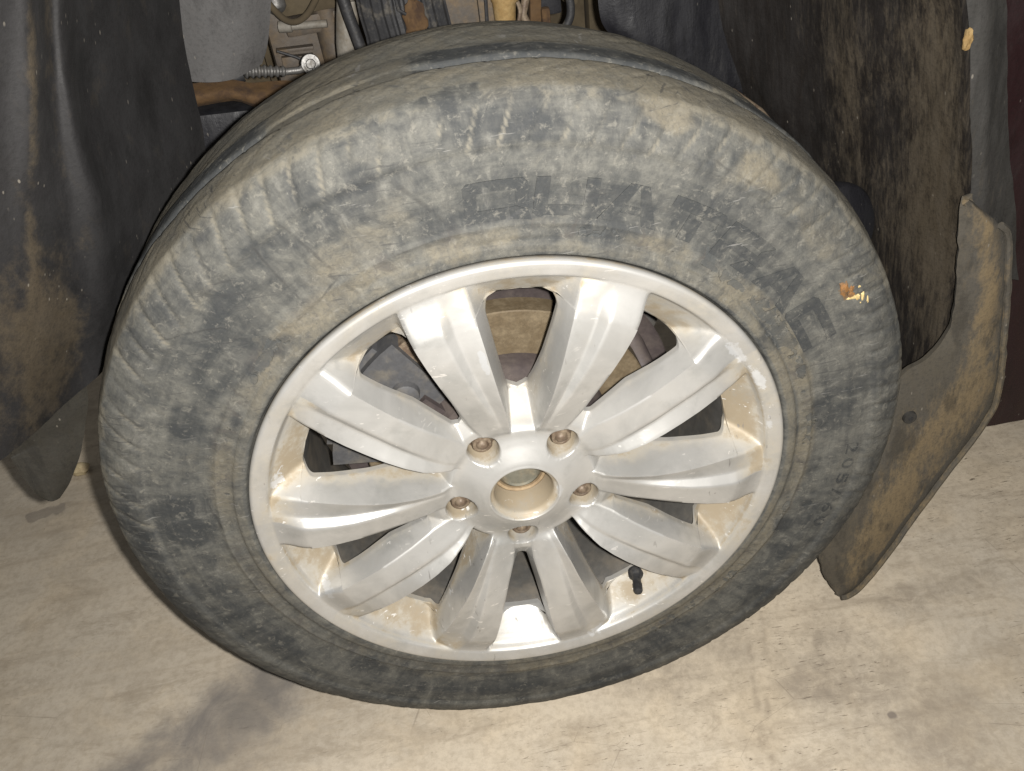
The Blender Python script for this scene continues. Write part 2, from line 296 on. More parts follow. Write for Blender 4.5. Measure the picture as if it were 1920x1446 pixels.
def m_liner(name, base, mud, mudamt, stretch, haze=0.25, rough=0.5):
    s = Sh(name); v = s.scale(s.obj, *stretch); n1 = s.noise(v, 11, 7, 0.66, 0.7); n2 = s.noise(v, 42, 6, 0.7, 0.4); n3 = s.noise(s.obj, 330, 3, 0.6); n4 = s.noise(s.obj, 9, 4, 0.6)
    mu = s.attr('mud')
    c = s.mix(s.map(n1, 0.35, 0.7, 0, haze), base, tuple(min(q * 2.2, .06) for q in base))
    f = s.math('ADD', s.math('ADD', s.math('MULTIPLY', n2, 0.6), s.math('MULTIPLY', n4, 0.4)), s.math('MULTIPLY', mu, 0.33))
    f = s.math('ADD', f, s.math('MULTIPLY', s.math('SUBTRACT', s.noise(s.scale(s.obj, *[q * 1.0 for q in stretch]), 130, 5, 0.7), 0.5), 0.55))
    c = s.mix(s.map(f, mudamt, mudamt + 0.30, 0, 0.85), c, mud)
    c = s.mix(s.map(s.noise(s.scale(s.obj, *stretch), 75, 4, 0.7), 0.56, 0.74, 0, 0.35), c, tuple(0.5 * (a + b) for a, b in zip(base, mud)))
    c = s.mix(s.map(n3, 0.45, 0.75, 0, 0.35), c, (base[0] * 0.3,) * 3)
    fleck = s.math('MULTIPLY', s.map(s.voro(s.scale(s.obj, 1, 1, 0.4), 130), 0.06, 0.13, 1, 0), s.map(s.noise(s.obj, 24, 3), 0.50, 0.62))
    c = s.mix(s.math('MULTIPLY', fleck, 0.55), c, (0.20, 0.18, 0.15))
    c = s.mix(s.map(s.noise(s.scale(s.obj, *stretch), 24, 6, 0.72), 0.52, 0.66, 0, 0.55), c, tuple(0.35 * q for q in base))
    return s.out(c, s.map(n2, 0.3, 0.7, rough, rough + 0.25), 0, 0.4, s.bump(s.math('ADD', s.math('MULTIPLY', n2, 1.5), s.math('MULTIPLY', n3, 0.6)), 0.40, 0.0012))
TYRE = m_tyre(); ALLOY = m_alloy(); FLOOR = m_floor()
BARREL = plain('dusty_grey_metal', (0.0833, 0.0803, 0.0744), (0.1309, 0.1130, 0.0892), 25, (0.4, 0.7), 0.5, 0.3)
RUSTY = plain('rusty_iron', (0.105, 0.074, 0.052), (0.18, 0.140, 0.098), 110, (0.4, 0.6), 0.45, 0.2)
BRAKE = plain('dusty_cast_iron', (0.095, 0.070, 0.040), (0.14, 0.108, 0.066), 70, (0.4, 0.7), 0.6, 0.1)
BRAKE_DARK = plain('dark_purple_iron', (0.0480, 0.0376, 0.0368), (0.0720, 0.0576, 0.0496), 40, (0.4, 0.7), 0.6, 0.1)
CALIPER = plain('grey_cast_caliper', (0.0630, 0.0630, 0.0656), (0.1050, 0.0945, 0.0788), 45, (0.45, 0.7), 0.55, 0.1)
HUBM = plain('tan_dusted_hub', (0.20, 0.14, 0.08), (0.27, 0.20, 0.12), 60, (0.4, 0.65), 0.6, 0.1)
HUBG = plain('green_grey_cap', (0.145, 0.140, 0.112), (0.20, 0.168, 0.115), 60, (0.4, 0.65), 0.5, 0.2)
RUBBER = plain('black_rubber', (0.0210, 0.0210, 0.0224), (0.0700, 0.0630, 0.0525), 80, (0.5, 0.7), 0.5)
LINER_L = m_liner('grey_felt_liner', (0.0122, 0.0117, 0.0122), (0.0561, 0.0430, 0.0262), 0.60, (1, 0.5, 0.35), 0.25, 0.62)
LINER_R = m_liner('brown_black_liner', (0.0095, 0.0080, 0.0074), (0.056, 0.045, 0.031), 0.48, (2.6, 2.6, 0.22), 0.10, 0.45)
PANEL_G = m_liner('grey_plastic', (0.062, 0.060, 0.059), (0.09, 0.08, 0.07), 0.75, (1, 1, 0.5), 0.25, 0.6)
PANEL_N = m_liner('navy_black_plastic', (0.0068, 0.0068, 0.0089), (0.0368, 0.0352, 0.0336), 0.66, (1.8, 1.8, 0.4), 0.20, 0.45)
FLAPM = m_liner('muddy_flap', (0.058, 0.050, 0.037), (0.155, 0.115, 0.063), 0.44, (1.3, 1.3, 0.5), 0.35, 0.75)
FLAPL = m_liner('olive_black_flap', (0.0248, 0.0226, 0.0176), (0.0550, 0.0440, 0.0303), 0.60, (1.6, 1.6, 0.5), 0.25, 0.6)
MAROON = m_liner('maroon_paint', (0.0132, 0.0048, 0.0057), (0.0360, 0.0300, 0.0282), 0.80, (1, 1, 0.3), 0.05, 0.35)
FLANGEM = m_liner('grey_flange', (0.0224, 0.0213, 0.0196), (0.0616, 0.0504, 0.0347), 0.60, (2, 2, 0.4), 0.3, 0.55)
GOLD = plain('ochre_mud', (0.2100, 0.1330, 0.0490), (0.2520, 0.1750, 0.0770), 90, (0.4, 0.65), 0.75)
RUSTORANGE = plain('orange_rust', (0.0698, 0.0381, 0.0139), (0.0326, 0.0186, 0.0112), 55, (0.45, 0.65), 0.8)
CASTGREY = plain('dusty_cast_aluminium', (0.075, 0.062, 0.050), (0.115, 0.083, 0.050), 40, (0.4, 0.7), 0.55, 0.2)
OLIVE = plain('olive_brown_dust', (0.0720, 0.0552, 0.0312), (0.0480, 0.0360, 0.0216), 20, (0.35, 0.7), 0.8)
BRIGHT = plain('bright_zinc', (0.14, 0.136, 0.13), (0.075, 0.066, 0.054), 120, (0.5, 0.75), 0.35, 0.5)
PALE = plain('pale_dusty_tube', (0.1823, 0.1688, 0.1452), (0.1283, 0.1080, 0.0810), 60, (0.45, 0.7), 0.55, 0.1)
STONE = plain('pale_stone', (0.46, 0.38, 0.23), (0.36, 0.28, 0.17), 120, (0.4, 0.65), 0.8)
BLUEGREY = plain('grey_block', (0.072, 0.062, 0.052), (0.12, 0.088, 0.055), 60, (0.4, 0.65), 0.7)

# ------------------------------------------------------------------ floor
n = 60
xs = np.linspace(-6, 6, n); G = np.stack(np.meshgrid(xs, xs, indexing='ij'), 2).reshape(-1, 2)
V = np.column_stack([G, np.zeros(len(G))]); I = np.arange(n * n).reshape(n, n)
F = np.stack([I[:-1, :-1].ravel(), I[1:, :-1].ravel(), I[1:, 1:].ravel(), I[:-1, 1:].ravel()], 1)
tag(mesh('floor', V, F, FLOOR), 'dusty tan concrete floor with scuffs and a grey tyre mark', None, None, 'structure')

# ------------------------------------------------------------------ the wheel
wheel = tag(empty('car_wheel', (0, 0, ZC)), 'silver ten-spoke alloy car wheel with a dusty worn tyre', 'wheel')
PH = -6.1                                     # rotation of the wheel (bolt pattern)
# ---- rim: one heightfield half sector (36 deg), mirrored and repeated
def ev(c, r):
    u = (r - 0.14) / 0.08; return sum(k * u ** i for i, k in enumerate(c))
def rimrows():
    segs = [(.0310, .056, 14), (.056, .074, 14), (.074, .0965, 21), (.0965, .166, 36), (.166, .1838, 24), (.1838, .200, 11), (.200, .2215, 26)]
    r = []
    for a, b, k in segs: r += list(np.linspace(a, b, k, endpoint=False))
    r += [.2215]; r += [.1820, .18202, .1805, .18052, .0835, .08352, .0868, .08682]
    r = np.unique(np.round(r, 6)); keep = [r[0]]
    sp = {.1820, .18202, .1805, .18052, .0835, .08352, .0868, .08682}
    for q in r[1:]:
        if q - keep[-1] < 4e-4 and q not in sp: continue
        if q - keep[-1] < 4e-4 and keep[-1] not in sp: keep[-1] = q; continue
        keep.append(q)
    return np.array(keep)
R_ = rimrows()
AS, AE, BS, BE = .0835, .1820, .0868, .1805
X1 = np.interp(R_, [.03, .06, .076, .093, .109, .126, .142, .159, .175, .192, .208, .2215], [.0050, .0105, .0125, .0152, .0190, .0230, .0268, .0306, .0345, .0387, .0432, .046])
Y1 = np.interp(R_, [.03, .06, .068, .076, .085, .093, .109, .126, .142, .159, .175, .192, .208, .2215], np.array([3.5, 10.5, 6.0, 1.6, -2.2, -4.8, -7.4, -7.7, -6.4, -4.0, -.6, 3.9, 9.0, 12]) * 1e-3)
X3 = np.interp(R_, [.03, .06, .076, .093, .109, .126, .142, .159, .175, .192, .208, .2215], np.array([11.5, 17.5, 21.2, 27, 33.4, 40, 46.5, 52.6, 58.1, 62.7, 66.2, 69]) * 1e-3)
Y3 = np.interp(R_, [.03, .06, .076, .093, .109, .126, .142, .159, .175, .192, .208, .2215], np.array([3.5, 11.0, 4.8, .2, -3.4, -6.1, -7.6, -8.0, -7.0, -5.0, -2.4, -1]) * 1e-3)
XV = np.maximum(X3 - .0078 * np.clip(R_ / .2, .35, 1.1), X1 + .0022); XV = np.minimum(XV, X3 - .0016)
YV = np.interp(R_, [.03, .06, .076, .093, .109, .126, .142, .159, .175, .192, .208, .2215], np.array([3.5, 11.0, 4.6, .8, -1.8, -2.9, -3.1, -2.6, -1.2, 1.0, 4.2, 7]) * 1e-3)
D4B = np.interp(R_, [.03, .06, .076, .086, .093, .109, .126, .142, .159, .175, .192, .208, .2215], [9.5, 8.5, 6.0, 6.0, 6.6, 7.7, 8.25, 8.6, 8.85, 9.15, 9.6, 10.2, 10.6])   # deg away from B axis
Y4 = np.interp(R_, [.03, .06, .076, .086, .093, .109, .126, .142, .159, .175, .192, .208, .2215], np.array([3.5, 12.8, 10.6, 8.0, 5.6, 1.5, -2.1, -4.7, -6.0, -6.0, -4.8, -2.6, -1]) * 1e-3)
HUB = np.interp(R_, [.031, .034, .040, .048, .055, .060, .070, .08], np.array([2.4, 3.2, 6.0, 9.8, 12.3, 13.0, 13.4, 14]) * 1e-3)
def smin(a, b, k):
    h = np.clip(0.5 + 0.5 * (b - a) / k, 0, 1); return b + (a - b) * h - k * h * (1 - h)
def openw(r, s, e, w0, w1, rc0, rc1):
    wd = w0 + (w1 - w0) * (r - s) / (e - s); wd = np.where((r < s - 1e-9) | (r > e + 1e-9), 0, wd)
    d = np.clip(s + rc0 - r, 0, rc0); wd = np.where((d > 0) & (wd > 0), wd - rc0 + np.sqrt(np.maximum(rc0 ** 2 - d ** 2, 0)), wd)
    d = np.clip(r - (e - rc1), 0, rc1); wd = np.where((d > 0) & (wd > 0), wd - rc1 + np.sqrt(np.maximum(rc1 ** 2 - d ** 2, 0)), wd)
    return np.maximum(wd, 0)
WA = openw(R_, AS, AE, .0082, .0285, .0045, .010); WB = openw(R_, BS, BE, .0040, .0245, .0036, .0055)
dA = np.degrees(np.arcsin(WA / R_)); d1 = np.degrees(np.arcsin(X1 / R_)); dV = np.degrees(np.arcsin(XV / R_)); d3 = np.degrees(np.arcsin(X3 / R_)); d4 = 36 - D4B
dB = 36 - np.degrees(np.arcsin(WB / R_))
NS = (15, 8, 6, 9, 12)
cols = []; seglab = []
nodes = [dA, d1, dV, d3, d4, dB]
for k in range(5):
    t = np.linspace(0, 1, NS[k] + 1)
    if k in (0,): t = 1 - (1 - t) ** 1.25
    if k in (4,): t = t ** 1.25
    if k < 4: t = t[:-1]
    cols.append(nodes[k][:, None] + (nodes[k + 1] - nodes[k])[:, None] * t[None]); seglab += [k] * len(t)
TH = np.concatenate(cols, 1); seglab = np.array(seglab); RR = np.repeat(R_[:, None], TH.shape[1], 1)
XA = RR * np.sin(np.radians(TH)); XB = RR * np.sin(np.radians(36 - TH))
# base spoke profile through the feature lines
YV = YV + .0012 * sstep(.085, .115, R_) * (1 - sstep(.196, .208, R_))
Yf = np.empty_like(TH)
for i in range(len(R_)):
    Yf[i] = np.interp(TH[i], [d1[i], dV[i], d3[i], d4[i]], [Y1[i], YV[i], Y3[i], Y4[i]])
lipx = np.interp(R_, [.0, .2078, .210, .216, .219, .2208, .2215], np.array([3.6, 3.4, 2.2, .5, 0.1, 1.0, 2.6]) * 1e-3)[:, None]
wl = sstep(.180, .2090, R_)[:, None]
Yf = np.where(Yf < lipx, Yf + (lipx - Yf) * wl, Yf)
Y4 = np.where(Y4 < lipx[:, 0], Y4 + (lipx[:, 0] - Y4) * wl[:, 0], Y4); Y1 = np.where(Y1 < lipx[:, 0], Y1 + (lipx[:, 0] - Y1) * wl[:, 0], Y1)
# walls down to the openings
wA = np.interp(R_, [AS, AE], [.0082, .0285]); wA = np.minimum(np.where(R_ > AE, .0285 + (R_ - AE) * .15, wA), X1 * 0.66)
wB = np.interp(R_, [BS, BE], [.0040, .0245]); wB = np.where(R_ > BE, .0245 + (R_ - BE) * .1, wB)
yA = np.interp(R_, [.06, .0835, .13, .182, .2], [.036, .044, .036, .0325, .032]); yB = np.interp(R_, [.07, .087, .11, .13, .15, .17, .1805, .2], [.016, .019, .0202, .0218, .0242, .0285, .0322, .035])
x4 = R_ * np.sin(np.radians(D4B)); wB = np.minimum(wB, x4 * 0.7)
tA = (X1[:, None] - XA) / (X1 - wA)[:, None]; wallA = Y1[:, None] + (yA - Y1)[:, None] * (np.clip(tA, 0, None) ** 1.0)
tB = (x4[:, None] - XB) / (x4 - wB)[:, None]; wallB = Y4[:, None] + (yB - Y4)[:, None] * np.clip(tB, 0, None)
flA = np.interp(R_, [.0, .0605, AS, AS + .004, AE - .004, AE, .2074, .23], [.0128, .0128, .0455, .049, .0345, .0325, .0085, .0085])[:, None]
flB = np.interp(R_, [.0, .074, BS, BS + .004, BE - .004, BE, .2074, .23], [.0125, .0125, .0195, .023, .0365, .0335, .0080, .0080])[:, None]
open_r = (R_ > AS) & (R_ < AE)
kA = .0035
Y = Yf.copy()
ma = TH < d1[:, None] + 1e-9; mb = TH > d4[:, None] - 1e-9
Y = np.where(ma, smin(wallA, np.broadcast_to(flA, Y.shape), kA), Y); Y = np.where(mb, smin(wallB, np.broadcast_to(flB, Y.shape), .0025), Y)
lip = np.where(R_ < .2078, .0034 + (.2078 - R_) * 2.4, lipx[:, 0])[:, None]
Y = np.where(RR > .198, np.minimum(Y, lip), Y)
hb = sstep(.057, .068, R_)[:, None]; Y = HUB[:, None] * (1 - hb) + Y * hb
# smoothing in index space
for it in range(1):
    P = np.pad(Y, ((1, 1), (1, 1)), 'edge'); dr = np.diff(np.pad(R_, 1, 'edge'))
    hz = (P[1:-1, :-2] + P[1:-1, 2:]) * .5
    w_ = 0.34
    Yn = Y * (1 - w_) + hz * w_
    vt = (P[:-2, 1:-1] + P[2:, 1:-1]) * .5; okr = np.ones(len(R_), bool)
    dd = np.diff(R_); bad = np.zeros(len(R_), bool); bad[1:] |= dd < 4e-4; bad[:-1] |= dd < 4e-4
    Yn = np.where(bad[:, None] | (RR > .2195), Yn, Yn * .72 + vt * .28)
    Y = Yn
nr, ncol = TH.shape
V = []; F = []; DIRT = []; base = 0
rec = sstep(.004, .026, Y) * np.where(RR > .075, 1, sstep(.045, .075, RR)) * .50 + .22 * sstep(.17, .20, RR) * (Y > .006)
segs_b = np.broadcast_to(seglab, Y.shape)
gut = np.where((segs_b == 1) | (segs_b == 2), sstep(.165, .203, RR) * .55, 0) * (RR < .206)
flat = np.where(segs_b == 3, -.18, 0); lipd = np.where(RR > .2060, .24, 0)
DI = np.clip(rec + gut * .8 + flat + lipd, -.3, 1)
I0 = np.arange(nr * ncol).reshape(nr, ncol)
Q = np.stack([I0[:-1, :-1].ravel(), I0[1:, :-1].ravel(), I0[1:, 1:].ravel(), I0[:-1, 1:].ravel()], 1)
for k in range(5):
    for sgn in (1, -1):
        th = np.radians(18 + PH + 72 * k + sgn * TH)
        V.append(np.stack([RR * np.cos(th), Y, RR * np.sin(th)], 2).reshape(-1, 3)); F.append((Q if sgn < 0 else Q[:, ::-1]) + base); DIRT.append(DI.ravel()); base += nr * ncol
V = np.concatenate(V); F = np.concatenate(F)
bm = bmesh.new(); dl = bm.verts.layers.float.new('dirt')
vs = [bm.verts.new(v) for v in V]
for v, d in zip(vs, np.concatenate(DIRT)): v[dl] = float(d)
for f in F:
    try: bm.faces.new([vs[i] for i in f])
    except ValueError: pass
bmesh.ops.remove_doubles(bm, verts=bm.verts, dist=2e-5)
# bolt pockets: cut round holes in the hub and sink a wall
pockets = []
for k in range(5):
    a = math.radians(54 + PH + 72 * k); c = Vector((.0555 * math.cos(a), 0, .0555 * math.sin(a))); RP = .0139
    dead = [f for f in bm.faces if (lambda m: math.hypot(m.x - c.x, m.z - c.z))(f.calc_center_median()) < RP]
    bmesh.ops.delete(bm, geom=dead, context='FACES')
    bnd = [v for v in bm.verts if v.is_boundary and math.hypot(v.co.x - c.x, v.co.z - c.z) < RP * 1.6 and math.hypot(v.co.x, v.co.z) > .0318]
    for v in bnd:
        d = Vector((v.co.x - c.x, 0, v.co.z - c.z)); d.normalize(); v.co.x = c.x + d.x * RP; v.co.z = c.z + d.z * RP
    bnd.sort(key=lambda v: math.atan2(v.co.z - c.z, v.co.x - c.x)); prev = bnd
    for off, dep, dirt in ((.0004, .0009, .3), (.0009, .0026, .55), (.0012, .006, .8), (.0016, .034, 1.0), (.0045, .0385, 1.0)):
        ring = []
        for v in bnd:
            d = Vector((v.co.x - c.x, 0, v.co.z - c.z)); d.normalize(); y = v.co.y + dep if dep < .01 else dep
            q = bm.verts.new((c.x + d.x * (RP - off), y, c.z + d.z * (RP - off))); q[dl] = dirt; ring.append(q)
        m = len(ring)
        for i in range(m): bm.faces.new((prev[i], prev[(i + 1) % m], ring[(i + 1) % m], ring[i]))
        prev = ring
    bm.faces.new(prev); pockets.append(c)
# centre bore
bnd = [v for v in bm.verts if v.is_boundary and abs(math.hypot(v.co.x, v.co.z) - .0310) < 2e-4]
bnd.sort(key=lambda v: math.atan2(v.co.z, v.co.x)); prev = bnd; m = len(bnd)
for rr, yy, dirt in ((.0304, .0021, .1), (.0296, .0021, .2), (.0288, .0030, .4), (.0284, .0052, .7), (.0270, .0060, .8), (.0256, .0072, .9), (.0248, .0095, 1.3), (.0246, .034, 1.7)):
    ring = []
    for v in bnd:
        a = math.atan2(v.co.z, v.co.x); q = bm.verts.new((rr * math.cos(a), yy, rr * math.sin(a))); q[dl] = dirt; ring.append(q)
    for i in range(m): bm.faces.new((prev[i], prev[(i + 1) % m], ring[(i + 1) % m], ring[i]))
    prev = ring
# opening edges: give the spokes their thickness
be = [e for e in bm.edges if e.is_boundary and .08 < math.hypot(e.verts[0].co.x, e.verts[0].co.z) < .2]
for dy in (.0010, .0045):
    r = bmesh.ops.extrude_edge_only(bm, edges=be)
    nv = [g for g in r['geom'] if isinstance(g, bmesh.types.BMVert)]
    for v in nv:
        v.co.y += dy; v[dl] = 0.35
    be = [g for g in r['geom'] if isinstance(g, bmesh.types.BMEdge) and all(v in set(nv) for v in g.verts)]
# flange outer roll
bnd = [v for v in bm.verts if v.is_boundary and math.hypot(v.co.x, v.co.z) > .2212]
bnd.sort(key=lambda v: math.atan2(v.co.z, v.co.x)); prev = bnd; m = len(bnd)
for rr, yy in ((.2216, .0045), (.2212, .009), (.2180, .012)):
    ring = []
    for v in bnd:
        a = math.atan2(v.co.z, v.co.x); q = bm.verts.new((rr * math.cos(a), yy, rr * math.sin(a))); q[dl] = .6; ring.append(q)
    for i in range(m): bm.faces.new((prev[i], prev[(i + 1) % m], ring[(i + 1) % m], ring[i]))
    prev = ring
rim = frombm('alloy_rim', bm, ALLOY, wheel, True, 66)
co = np.empty(len(rim.data.vertices) * 3); rim.data.vertices.foreach_get('co', co); co = co.reshape(-1, 3)
th = np.degrees(np.arctan2(co[:, 2], co[:, 0])); r = np.hypot(co[:, 0], co[:, 2])
scr = np.zeros(len(co))
for a, rr, da, drr, k in ((96.2, .147, 1.5, .017, 1.0), (222, .171, 3.5, .020, .9), (202, .196, 4, .010, .8), (236, .150, 5, .02, .6), (31, .208, 10, .008, .75), (22, .212, 6, .008, .8), (8, .210, 5, .006, .7), (97, .21, 6, .005, .5), (164, .200, 7, .010, .7),
                        (-76, .205, 6, .014, .7), (-40, .178, 6, .012, .65), (-20, .150, 5, .012, .5), (-98, .18, 3, .03, .55), (250, .19, 4, .02, .6), (-3, .03, 22, .004, .9), (60, .16, 4, .01, .5)):
    scr = np.maximum(scr, k * np.exp(-(((th - a + 180) % 360 - 180) / da) ** 2 - ((r - rr) / drr) ** 2))
setattr_(rim.data, 'scrape', scr)
dv = np.empty(len(co)); rim.data.attributes['dirt'].data.foreach_get('value', dv)
def ang(a, wd): return np.exp(-(((th - a + 180) % 360 - 180) / wd) ** 2)
outer = sstep(.165, .205, r); deep = sstep(.004, .022, co[:, 1])
dv = dv + outer * (.24 * ang(0, 34) + .16 * ang(-150, 30) + .14 * ang(165, 25)) + deep * (.12 * ang(0, 45) + .18 * ang(-125, 25) + .18 * ang(-50, 18) + .15 * ang(150, 30)) - .55 * deep * ang(-96, 9) + .18 * outer * (fbm(co * 60, 40, 3) - .35)
rim.data.attributes['dirt'].data.foreach_set('value', dv.astype(np.float32))
# ---- barrel behind the spokes
prof = densify([(.2175, .012), (.2110, .020), (.2020, .026), (.1960, .034), (.1860, .038), (.1800, .050), (.1770, .075), (.1765, .130), (.1850, .165), (.1950, .185), (.2060, .192), (.2190, .196), (.2215, .200)], .02)
V, F = revolve(prof, 120); mesh('rim_barrel', V, F[:, ::-1], BARREL, wheel, True, 40)
# ---- wheel bolts
for c in pockets:
    bm = bmesh.new()
    a0 = math.atan2(c.z, c.x)
    prf = [(.0120, .039), (.0116, .0290), (.0098, .0285), (.0092, .0275), (.0090, .0212), (.0078, .0190), (.0056, .0186), (.0050, .0194), (.0044, .0180), (.0030, .0166), (.0010, .0161)]
    rings = []
    for i, (rr, yy) in enumerate(prf):
        ring = []
        for q in range(24):
            t = 2 * math.pi * q / 24 + a0; hexf = 1.0 if i in (0, 1, 2) else (1 - (.07 if i < 5 else .02) * (1 + math.cos(6 * t)) / 2)
            ring.append(bm.verts.new((c.x + rr * hexf * math.cos(t), yy, c.z + rr * hexf * math.sin(t))))
        rings.append(ring)
    for r0, r1 in zip(rings[:-1], rings[1:]):
        for q in range(24): bm.faces.new((r0[q], r0[(q + 1) % 24], r1[(q + 1) % 24], r1[q]))
    bm.faces.new(rings[-1])
    frombm('wheel_bolt', bm, RUSTY, wheel, True, 45)
# ---- valve stem on the floor of the lower right pocket
va = math.radians(-58.6); vr = .1865; vb = Vector((vr * math.cos(va), .0280, vr * math.sin(va))); vd = Vector((-.30 * math.cos(va), -1, -.30 * math.sin(va) - .05)).normalized()
bm = bmesh.new(); tube(bm, [vb + vd * -.004, vb + vd * .001, vb + vd * .003, vb + vd * .006, vb + vd * .015], [.0078, .0074, .0058, .0043, .0037], 20)
vs_ = frombm('valve_stem', bm, RUBBER, wheel)
bm = bmesh.new(); tube(bm, [vb + vd * .0145, vb + vd * .015, vb + vd * .0235, vb + vd * .0255, vb + vd * .0262], [.0040, .0045, .0043, .0036, .0016], 20)
o = frombm('valve_cap', bm, RUBBER, vs_)

# ---- tyre
half = [(.2180, .0150), (.2205, .0110), (.2225, .0080), (.2236, .0052), (.2250, .0042), (.2290, .0040), (.2325, .0042), (.2338, .0056), (.2350, .0066), (.2440, .0070), (.2462, .0064), (.2474, .0063), (.2486, .0076), (.2560, .0084),
        (.2647, .0086), (.2815, .0080), (.2940, .0092), (.2990, .0098), (.3010, .0090), (.3060, .0094), (.3140, .0120), (.3205, .0152), (.3255, .0182), (.3290, .0212), (.3314, .0245), (.3330, .0285), (.3348, .0360), (.3362, .0440), (.3373, .0520), (.3379, .0580)]
ctr = .1012
tread = [(.3380, .0605), (.3380, .0615), (.3330, .0640), (.3328, .0730), (.3378, .0752), (.3386, .0790), (.3387, .0880), (.3387, 2 * ctr - .0600)]
left = half + tread
full = left + [(r_, 2 * ctr - y_) for r_, y_ in reversed(half)]
prof = np.array(densify(full, .0026)); NT = 1080
s_ = np.concatenate([[0], np.cumsum(np.hypot(*np.diff(prof, axis=0).T))])
V, F = revolve(prof, NT); V = V.reshape(len(prof), NT, 3)
thv = np.linspace(0, 2 * np.pi, NT, endpoint=False)
dp = np.gradient(prof, axis=0); nrm = np.stack([-dp[:, 1], dp[:, 0]], 1); nrm /= np.linalg.norm(nrm, axis=1, keepdims=True)
nrm = -nrm if nrm[len(prof) // 2, 0] < 0 else nrm
PR = np.repeat(prof[:, None, 0], NT, 1); PY = np.repeat(prof[:, None, 1], NT, 1); TT = np.repeat(thv[None], len(prof), 0); SS = np.repeat(s_[:, None], NT, 1)
Pf = V.reshape(-1, 3)
nz = (fbm(Pf * 38, 3, 4).reshape(PR.shape) - .5); nz2 = (fbm(Pf * 120, 9, 3).reshape(PR.shape) - .5); nz3 = (fbm(Pf * 9, 21, 3).reshape(PR.shape) - .5)
tmask = sstep(.300, .318, PR) * (PY < ctr) ; sh_ = sstep(.2995, .3030, PR) * (1 - sstep(.3300, .3345, PR)) * (PY < .05)
ph = TT * 96 / (2 * np.pi) + .5 * nz3 + (PR - .31) * 22
lug = np.abs((ph % 1) - .5) * 2
lugd = -sstep(.70, .90, lug) * .0014 * (.25 + .65 * sstep(-1.0, .3, np.sin(TT + .5))) * np.clip(.72 + 2.6 * nz, 0, 1)
disp = sh_ * (lugd + nz * .0022 + .0004) + nz2 * .0007 * (PR > .234) + nz * .0008 * (PR > .25)
# tread blocks across the crown, half filled with mud
tr_ = sstep(.3340, .3356, PR); pb = TT * 72 / (2 * np.pi) + (PY - ctr) * 55 + nz3 * .7
disp += tr_ * (-sstep(.86, .96, np.abs((pb % 1) - .5) * 2) * .0013 * np.clip(.4 + 2.4 * nz, 0, 1) + nz * .0016)
# step where mud ends on the shoulder
edge = (PY - .0240 - nz * .010 - nz2 * .004); disp += .0015 * sstep(-.0014, .0014, edge) * (PY < .1) * np.clip(.6 + 2 * nz3, 0, 1)
# mud fills the groove except in some stretches
deg = np.degrees((TT + np.pi) % (2 * np.pi) - np.pi)
gd = (PR < .3379) & (PY > .060) & (PY < .080)
clean = np.clip(sstep(56, 64, deg) * (1 - sstep(91, 97, deg)) + sstep(112, 117, deg) * (1 - sstep(136, 146, deg)) * .9 + sstep(36, 40, deg) * (1 - sstep(50, 58, deg)) * .7, 0, 1)
fill = np.where(gd, (.3381 - PR) * (1 - clean), 0); disp = np.where(gd, disp * clean, disp)
# bead band of flaking mud
bandm = sstep(.2345, .2365, PR) * (1 - sstep(.2475, .256, PR)) * (PY < .05)
disp += bandm * np.clip(nz * .004, -.0006, .0012)
PRd = PR + fill + nrm[:, None, 0] * disp; PYd = PY + nrm[:, None, 1] * disp
Z = PRd * np.sin(TT); X = PRd * np.cos(TT)
low = -(ZC - .001); sq = np.clip(low - Z, 0, None); Z = np.maximum(Z, low); PYd = PYd + np.where(PY < ctr, -1, 1) * sq * .5
V = np.stack([X, PYd, Z], 2).reshape(-1, 3)
tyre = mesh('tyre', V, F, TYRE, wheel)
def blobs(lst):
    r_ = np.zeros(PR.shape)
    wob = 1 + 1.5 * nz + .8 * nz2; wt = nz3 * 8
    for a, rr, la, lr, k in lst:
        da = ((deg - a + 180) % 360 - 180) * np.pi / 180 * rr; d = np.sqrt((da / la) ** 2 + ((PR - rr) / lr) ** 2) * np.clip(1 + 2.2 * nz + 1.2 * nz3, .3, 2)
        r_ = np.maximum(r_, k * (1 - sstep(.45, 1.25, d)))
    return r_ * (PY < .059)
dark = blobs([(172.5, .2815, .034, .020, 1), (110.8, .282, .04, .016, .55), (95, .2545, .04, .010, .75), (99, .262, .02, .014, .6), (-131.9, .259, .020, .013, 1), (-148.9, .277, .035, .012, .8), (-98.5, .280, .05, .014, .75), (-77, .3077, .025, .02, .8), (-110, .29, .03, .02, .6),
              (51, .249, .014, .006, .6), (42.9, .2485, .014, .006, .6), (-20, .268, .016, .014, .7), (-24, .252, .014, .011, 1), (136.7, .2434, .010, .007, .9), (134.7, .2724, .036, .020, .8), (140, .266, .045, .018, .7), (129.7, .2385, .012, .006, .9), (148, .239, .012, .008, .8), (127.8, .285, .03, .014, .5),
              (152, .2715, .026, .012, .6), (83, .311, .03, .010, .75), (89, .311, .02, .010, .7), (77, .309, .02, .010, .5), (29.6, .238, .022, .010, .95), (175.5, .3184, .05, .012, .7), (-172, .315, .06, .014, .7), (71, .248, .04, .012, .7), (18.3, .2449, .014, .010, .9), (-35.7, .2736, .05, .016, .55), (-62, .262, .04, .02, .5), (8, .27, .05, .022, .4), (-45, .300, .08, .018, .5), (-160, .29, .08, .02, .5), (105, .30, .03, .010, .5), (120, .296, .03, .012, .45), (70, .262, .08, .02, .30), (45, .262, .08, .02, .30)])
